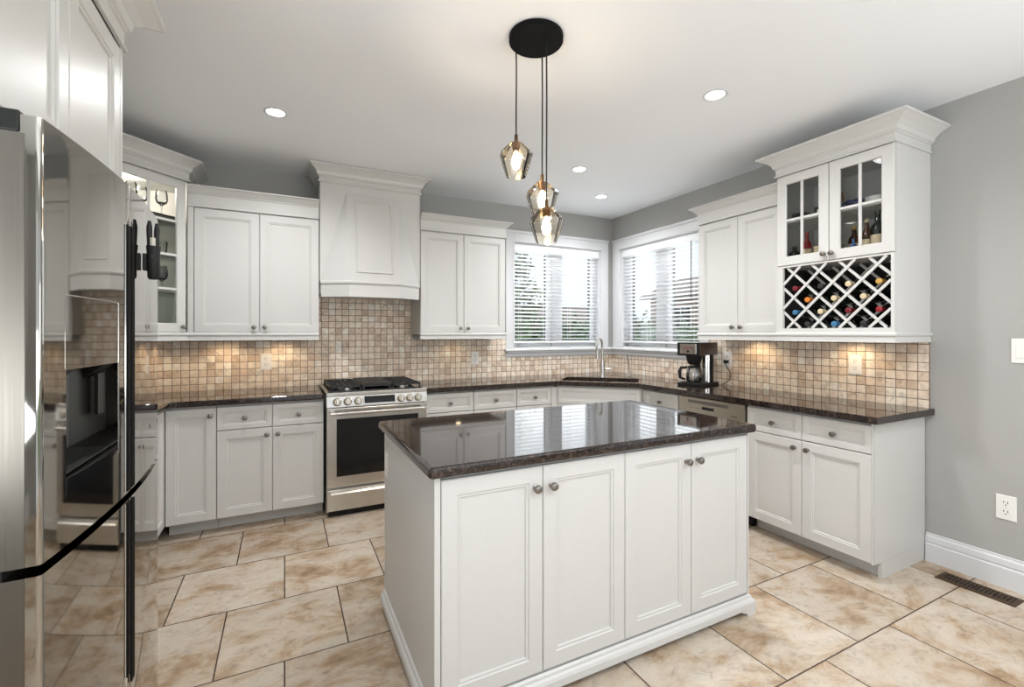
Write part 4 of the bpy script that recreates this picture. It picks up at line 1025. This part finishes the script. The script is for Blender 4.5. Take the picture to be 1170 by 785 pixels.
# ------------------------------------------------------------------ outside
M['grass'] = painted('lawn', (.16, .24, .09), .9, 0, 3)
M['leaf'] = mat('foliage', (.05, .11, .05), .8); N, L, b = nodes(M['leaf']); L.new(nmix(N, L, nnoise(N, L, ncoord(N), 3.5, 5), (.02, .05, .025), (.16, .25, .12)), b.inputs['Base Color'])
M['leaf2'] = mat('pale_foliage', (.25, .32, .2), .8); N, L, b = nodes(M['leaf2']); L.new(nmix(N, L, nnoise(N, L, ncoord(N), 3, 5), (.14, .20, .13), (.42, .46, .36)), b.inputs['Base Color'])
M['bark'] = mat('bark', (.12, .08, .05), .9)
M['roof'] = mat('roof_shingle', (.17, .145, .135), .9)
M['soffit'] = mat('fascia', (.45, .42, .38), .7)
def brickmat(name, c1, c2, mo, ax):
    m = mat(name, c1, .85); N, L, b = nodes(m); br = N.new('ShaderNodeTexBrick'); mp = N.new('ShaderNodeMapping'); L.new(ncoord(N), mp.inputs[0])
    mp.inputs['Rotation'].default_value = (R(90), 0, 0) if ax == 'x' else (R(90), 0, R(90))
    L.new(mp.outputs[0], br.inputs['Vector']); br.inputs['Scale'].default_value = 4.5; br.inputs['Color1'].default_value = (*c1, 1); br.inputs['Color2'].default_value = (*c2, 1); br.inputs['Mortar'].default_value = (*mo, 1)
    L.new(br.outputs[0], b.inputs['Base Color']); return m
M['brickA'] = brickmat('brown_brick', (.22, .16, .13), (.27, .20, .165), (.32, .29, .27), 'x'); M['brickB'] = brickmat('pink_brick', (.34, .19, .15), (.42, .26, .20), (.45, .40, .36), 'y')
bm = nb(); box(bm, -12, 45, 4.6, 50, -.75, -.6); box(bm, 3.8, 45, -12, 4.6, -.75, -.6); setp(link('lawn', bm, 'grass'), 'green lawn outside the kitchen windows', 'lawn', kind='structure')
def leafball(bm, c, r, sq, seed, n=900, ls=.11):
    rr = random.Random(seed)
    for i in range(n):
        d = Vector((rr.gauss(0, 1), rr.gauss(0, 1), rr.gauss(0, 1))).normalized(); q = rr.uniform(.55, 1.)**.5*r*(1+.15*math.sin(d.x*7)+.12*math.sin(d.y*9+d.z*5))
        p = Vector(c)+Vector((d.x*q, d.y*q, d.z*q*sq)); a = Vector((rr.gauss(0, 1), rr.gauss(0, 1), rr.gauss(0, 1))).normalized(); b_ = d.cross(a).normalized(); s = ls*rr.uniform(.6, 1.3)
        vs = [bm.verts.new(p+a*s), bm.verts.new(p+b_*s*.55), bm.verts.new(p-a*s), bm.verts.new(p-b_*s*.55)]; bm.faces.new(vs)
def house(label, loc, rz, w, d, h, rh, brick, over=.4):
    t = thing('house', label, 'house', loc, rz)
    bm = nb(); box(bm, -w/2, w/2, 0, d, 0, h); link('wall', bm, brick, t)
    bm = nb(); rings(bm, [[(x, -over, h), (x, d+over, h), (x, d/2, h+rh)] for x in (-w/2-over, w/2+over)]); rings(bm, [[(x, -over, h-.16), (x, -over+.03, h-.16), (x, -over+.03, h), (x, -over, h)] for x in (-w/2-over, w/2+over)]); link('roof', bm, 'roof', t)
    for i in range(3):
        x = -w/2+w*(i+.5)/3; bm = nb(); box(bm, x-.6, x+.6, -.04, -.002, h-2.0, h-.6); f = link('window', bm, 'trim', t); bm = nb(); box(bm, x-.53, x-.03, -.06, -.041, h-1.93, h-.67); box(bm, x+.03, x+.53, -.06, -.041, h-1.93, h-.67); link('window_pane', bm, 'blackgloss', f)
    return t
house('brown brick bungalow with grey roof seen through the back wall window', (8.2, 16.5, -.6), R(-4), 13, 8, 2.3, 1.1, 'brickA')
house('pink brick house seen through the right wall window', (18.4, 13.0, -.6), R(-80)+PI*0, 11, 7, 3.9, 1.3, 'brickB')
bm = nb()
for i in range(22): leafball(bm, (3.6+i*.42, 10.4-.05*i, .55+.10*math.sin(i*1.7)), .85, 1.35, 100+i, 700, .10)
setp(link('hedge', bm, 'leaf'), 'dark green hedge outside below the back wall window', 'hedge')
bm = nb()
for i in range(8): leafball(bm, (11.6-.1*i, 7.6-i*.55, .75), .75, 1.2, 200+i, 600, .10)
setp(link('shrub_row', bm, 'leaf2'), 'pale bushes outside the right wall window', 'shrub')
t = thing('tree', 'loose green tree outside the left part of the back window', 'tree', (6.4, 13.0, -.6))
bm = nb(); tube(bm, [(0, 0, 0), (.05, 0, 1.6), (-.1, .1, 3.0)], [.16, .12, .07], 8); link('trunk', bm, 'bark', t)
bm = nb(); [leafball(bm, c_, r_, 1.0, 300+i, 260, .12) for i, (c_, r_) in enumerate((((0, 0, 3.4), .9), ((.6, .2, 3.0), .7), ((-.6, -.1, 2.9), .7), ((.1, 0, 4.2), .6)))]; link('crown_foliage', bm, 'leaf2', t)
